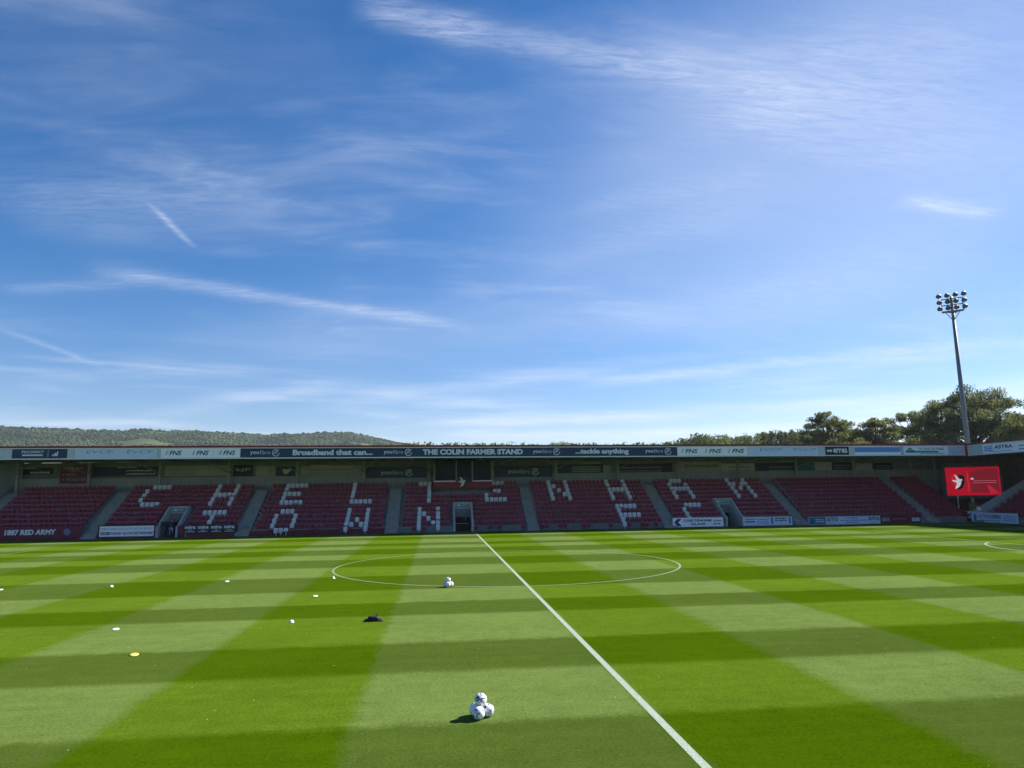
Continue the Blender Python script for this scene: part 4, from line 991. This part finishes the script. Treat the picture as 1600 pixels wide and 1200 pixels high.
# ------------------------------------------------------------------ trees and hills behind
def leaf_quads(mb, c, rad, n, size, rng, mi=0):
    for _ in range(n):
        d = Vector((rng.gauss(0, 1), rng.gauss(0, 1), rng.gauss(0, 1))).normalized(); q = rng.random()**.45
        p = Vector(c)+Vector((d.x*rad[0], d.y*rad[1], d.z*rad[2]))*q
        a = Vector((rng.gauss(0, 1), rng.gauss(0, 1), rng.gauss(0, 1))).normalized(); b = a.cross(d if abs(a.dot(d)) < .9 else Vector((0, 0, 1))).normalized()
        s = size*rng.uniform(.6, 1.4); mb.face([p-a*s, p-b*s*.6, p+a*s, p+b*s*.6], mi)
def tree(px, top_py, Y, halfw_px, label, seed, leaf, nblob=58, group='trees behind the stand corner'):
    rng = random.Random(seed); T = at_y(px, top_py, Y); base = Vector((T.x, Y, 0)); H = T.z; k = (base-CAM).dot(fw)/F_PX; W = halfw_px*k
    t = thing('broadleaf_tree', base, label, 'tree', group)
    tr = MB(); lv = MB(); tr.tube([base, base+Vector((.2, 0, H*.25)), base+Vector((-.1, .2, H*.55)), base+Vector((.1, 0, H*.85))], [H*.028, H*.022, H*.014, H*.004], 8)
    for i in range(nblob):
        a = 2*math.pi*i*.381966+rng.uniform(-.4, .4); hh = (i+.5)/nblob
        b = rng.uniform(.13, .22)*W+.65; z = H*.22+(H*.74-b*1.1)*hh; env = math.sqrt(max(0.02, 1-(max(hh-.30, 0)/.72)**2.2))*(1 if hh > .12 else .85)
        rr = W*env*rng.uniform(.50, 1.0); c = base+Vector((rr*math.cos(a), rr*math.sin(a)*.9, z+rng.uniform(-.8, .6)))
        s = base+Vector((0, 0, H*(.20+.42*hh))); tr.tube([s, (s*.5+c*.5)+Vector((0, 0, .5)), c], [H*.009, H*.005, H*.0015], 5)
        for q in range(rng.choice((2, 3, 3, 4))):       # ragged sub-clumps, sky shows between them
            o = Vector((max(-1, min(1, rng.gauss(0, .55))), max(-1, min(1, rng.gauss(0, .55))), max(-.7, min(.7, rng.gauss(0, .4)))))*b
            leaf_quads(lv, c+o, (b*.75, b*.75, b*.42), int(150*min(1.7, max(.6, b/1.6))), .21, rng, 1 if rng.random() < .35 else 0)
    tr.build('trunk', M_BARK, t); lv.build('crown', leaf, t)
tree(1290, 635, 118, 44, 'loose-topped tree left of the round yellowing tree', 3, [M_LEAF, M_LEAFY])
tree(1365, 640, 112, 46, 'round yellowing tree between the loose-topped tree and the slender one', 4, [M_LEAFY, M_LEAF])
tree(1425, 627, 120, 42, 'slender pale tree beside the giant crown', 31, [M_LEAF, M_LEAFY])
tree(1514, 595, 104, 92, 'giant spreading tree behind the floodlight mast', 16, [M_LEAF, M_LEAFD], 100)
tree(1604, 628, 112, 56, 'tree beyond the giant crown at its far side', 7, [M_LEAF, M_LEAFY])
tree(1326, 671, 98, 44, 'low bushy tree in front of the loose-topped and the round yellowing trees', 8, [M_LEAFY, M_LEAF], 40)
# tree line seen over the roof: one mass
rng = random.Random(9); mb = MB()
prof = [(560, 694), (640, 692), (700, 691), (760, 692.5), (830, 693), (870, 691), (950, 693), (1040, 691), (1072, 686), (1090, 681), (1130, 683), (1150, 682), (1180, 680), (1213, 672), (1222, 676), (1260, 674), (1300, 676), (1360, 672)]
def top_at(px):
    for (a, ya), (b, yb) in zip(prof, prof[1:]):
        if a <= px <= b: return ya+(yb-ya)*(px-a)/(b-a)
    return prof[-1][1]
px = 562.0
while px < 1360:
    Y = rng.uniform(190, 240) if px < 1065 else rng.uniform(200, 280); T = at_y(px, top_at(px)+(rng.uniform(-.6, 4.5)+1.6 if px < 1065 else rng.uniform(-1, 3)), Y); b = rng.uniform(1.6, 2.8) if px < 1065 else rng.uniform(2.2, 4.2)
    conif = px > 1150 and rng.random() < .35
    for k in range(4):
        zz = T.z-b*(.6+1.1*k)
        if zz < 1: break
        leaf_quads(mb, (T.x+rng.uniform(-.5, .5)*b, Y+rng.uniform(-1, 1), zz), ((.35+.22*k)*b if conif else b*1.1, b, b*.9), 90 if px < 1065 else 230, .45, rng, int(rng.random() < .4))
    px += rng.uniform(3, 7)
mb.build('tree_line', [M_LEAFD, M_LEAF], kind='stuff')['label'] = 'dark line of distant trees showing over the stand roof'
# the wooded hill: terrain plus one mass of woodland
hp_ = [(-260, 672), (-120, 668), (0, 664.5), (60, 667), (120, 669), (190, 671), (225, 668), (262, 672), (300, 670.5), (330, 673), (400, 676), (470, 676), (510, 673.5), (550, 674), (590, 682), (620, 689), (660, 694), (760, 700), (900, 706)]
def ridge(px):
    for (a, ya), (b, yb) in zip(hp_, hp_[1:]):
        if a <= px <= b: return ya+(yb-ya)*(px-a)/(b-a)
    return hp_[0][1] if px < 0 else hp_[-1][1]
HY0, HY1 = 700.0, 2100.0
def hill_pt(px, t):                             # t = 0 foot, 1 ridge
    Y = HY0+(HY1-HY0)*t; d = ray(px, 690); X = CAM.x+d.x/d.y*(Y-CAM.y)
    zr = at_y(px, ridge(px)+2.5, HY1).z
    z = max(zr, 2)*(t**1.35)*(1+.10*noise.noise(Vector((X*.004, Y*.004, 1.3)))*(1-t))
    return Vector((X, Y, z-1.0))
mb = MB(); nu, nv = 120, 26
for j in range(nv+1):
    for i in range(nu+1): mb.v.append(tuple(hill_pt(-260+1160*i/nu, j/nv)))
for i in range(nu+1): p = hill_pt(-260+1160*i/nu, 1.0); mb.v.append((p.x*1.3, p.y+700, -5))
for j in range(nv+1):
    for i in range(nu): a = j*(nu+1)+i; mb.f.append((a, a+1, a+nu+2, a+nu+1)); mb.m.append(0)
mb.build('hill', M_HILL, smooth=True, kind='structure')
rng = random.Random(17)
G_ = (1+5**.5)/2
ICO_V = [Vector(v).normalized() for v in ((-1, G_, 0), (1, G_, 0), (-1, -G_, 0), (1, -G_, 0), (0, -1, G_), (0, 1, G_), (0, -1, -G_), (0, 1, -G_), (G_, 0, -1), (G_, 0, 1), (-G_, 0, -1), (-G_, 0, 1))]
ICO_F = [(0, 11, 5), (0, 5, 1), (0, 1, 7), (0, 7, 10), (0, 10, 11), (1, 5, 9), (5, 11, 4), (11, 10, 2), (10, 7, 6), (7, 1, 8), (3, 9, 4), (3, 4, 2), (3, 2, 6), (3, 6, 8), (3, 8, 9), (4, 9, 5), (2, 4, 11), (6, 2, 10), (8, 6, 7), (9, 8, 1)]
mb = MB(); n = 0
while n < 34000:
    px = rng.uniform(-250, 700); t = rng.random()**.75; p = hill_pt(px, t)
    f = noise.noise(Vector((p.x*.0042, p.y*.0042, 4.0)))+.35*noise.noise(Vector((p.x*.013, p.y*.013, 9.0)))
    if t < .93 and f < -.30+.10*(1-t): continue
    if t >= .93 and f < -.42: continue
    n += 1
    s = rng.choice((1, 1, 1, 1.7))*rng.uniform(1.6, 3.4)*(.6+.4*t); k = len(mb.v); ph = rng.uniform(0, 99)
    for v in ICO_V:
        q = 1+.55*noise.noise(v*1.9+Vector((ph, 0, 0))); mb.v.append((p.x+v.x*s*1.1*q, p.y+v.y*s*1.1*q, p.z+s*.45+v.z*s*.85*q))
    for f_ in ICO_F: mb.f.append(tuple(k+i for i in f_)); mb.m.append(0)
mb.build('hill_woodland', M_WOODS, kind='stuff')['label'] = 'woods covering the distant hill'

# ------------------------------------------------------------------ the air between here and the hill
mb = MB(); mb.box(-3400, 3400, -3400, 3400, -8, 300)
hz = bpy.data.materials.new('thin_haze'); hz.use_nodes = True; nt = hz.node_tree; nt.nodes.clear()
ho = nt.nodes.new('ShaderNodeOutputMaterial'); hv = nt.nodes.new('ShaderNodeVolumePrincipled')
hv.inputs['Color'].default_value = (.80, .88, 1.0, 1); hv.inputs['Density'].default_value = .00006; hv.inputs['Anisotropy'].default_value = .25
nt.links.new(hv.outputs[0], ho.inputs['Volume'])
mb.build('haze', hz, kind='stuff')['label'] = 'thin pale haze in the air'
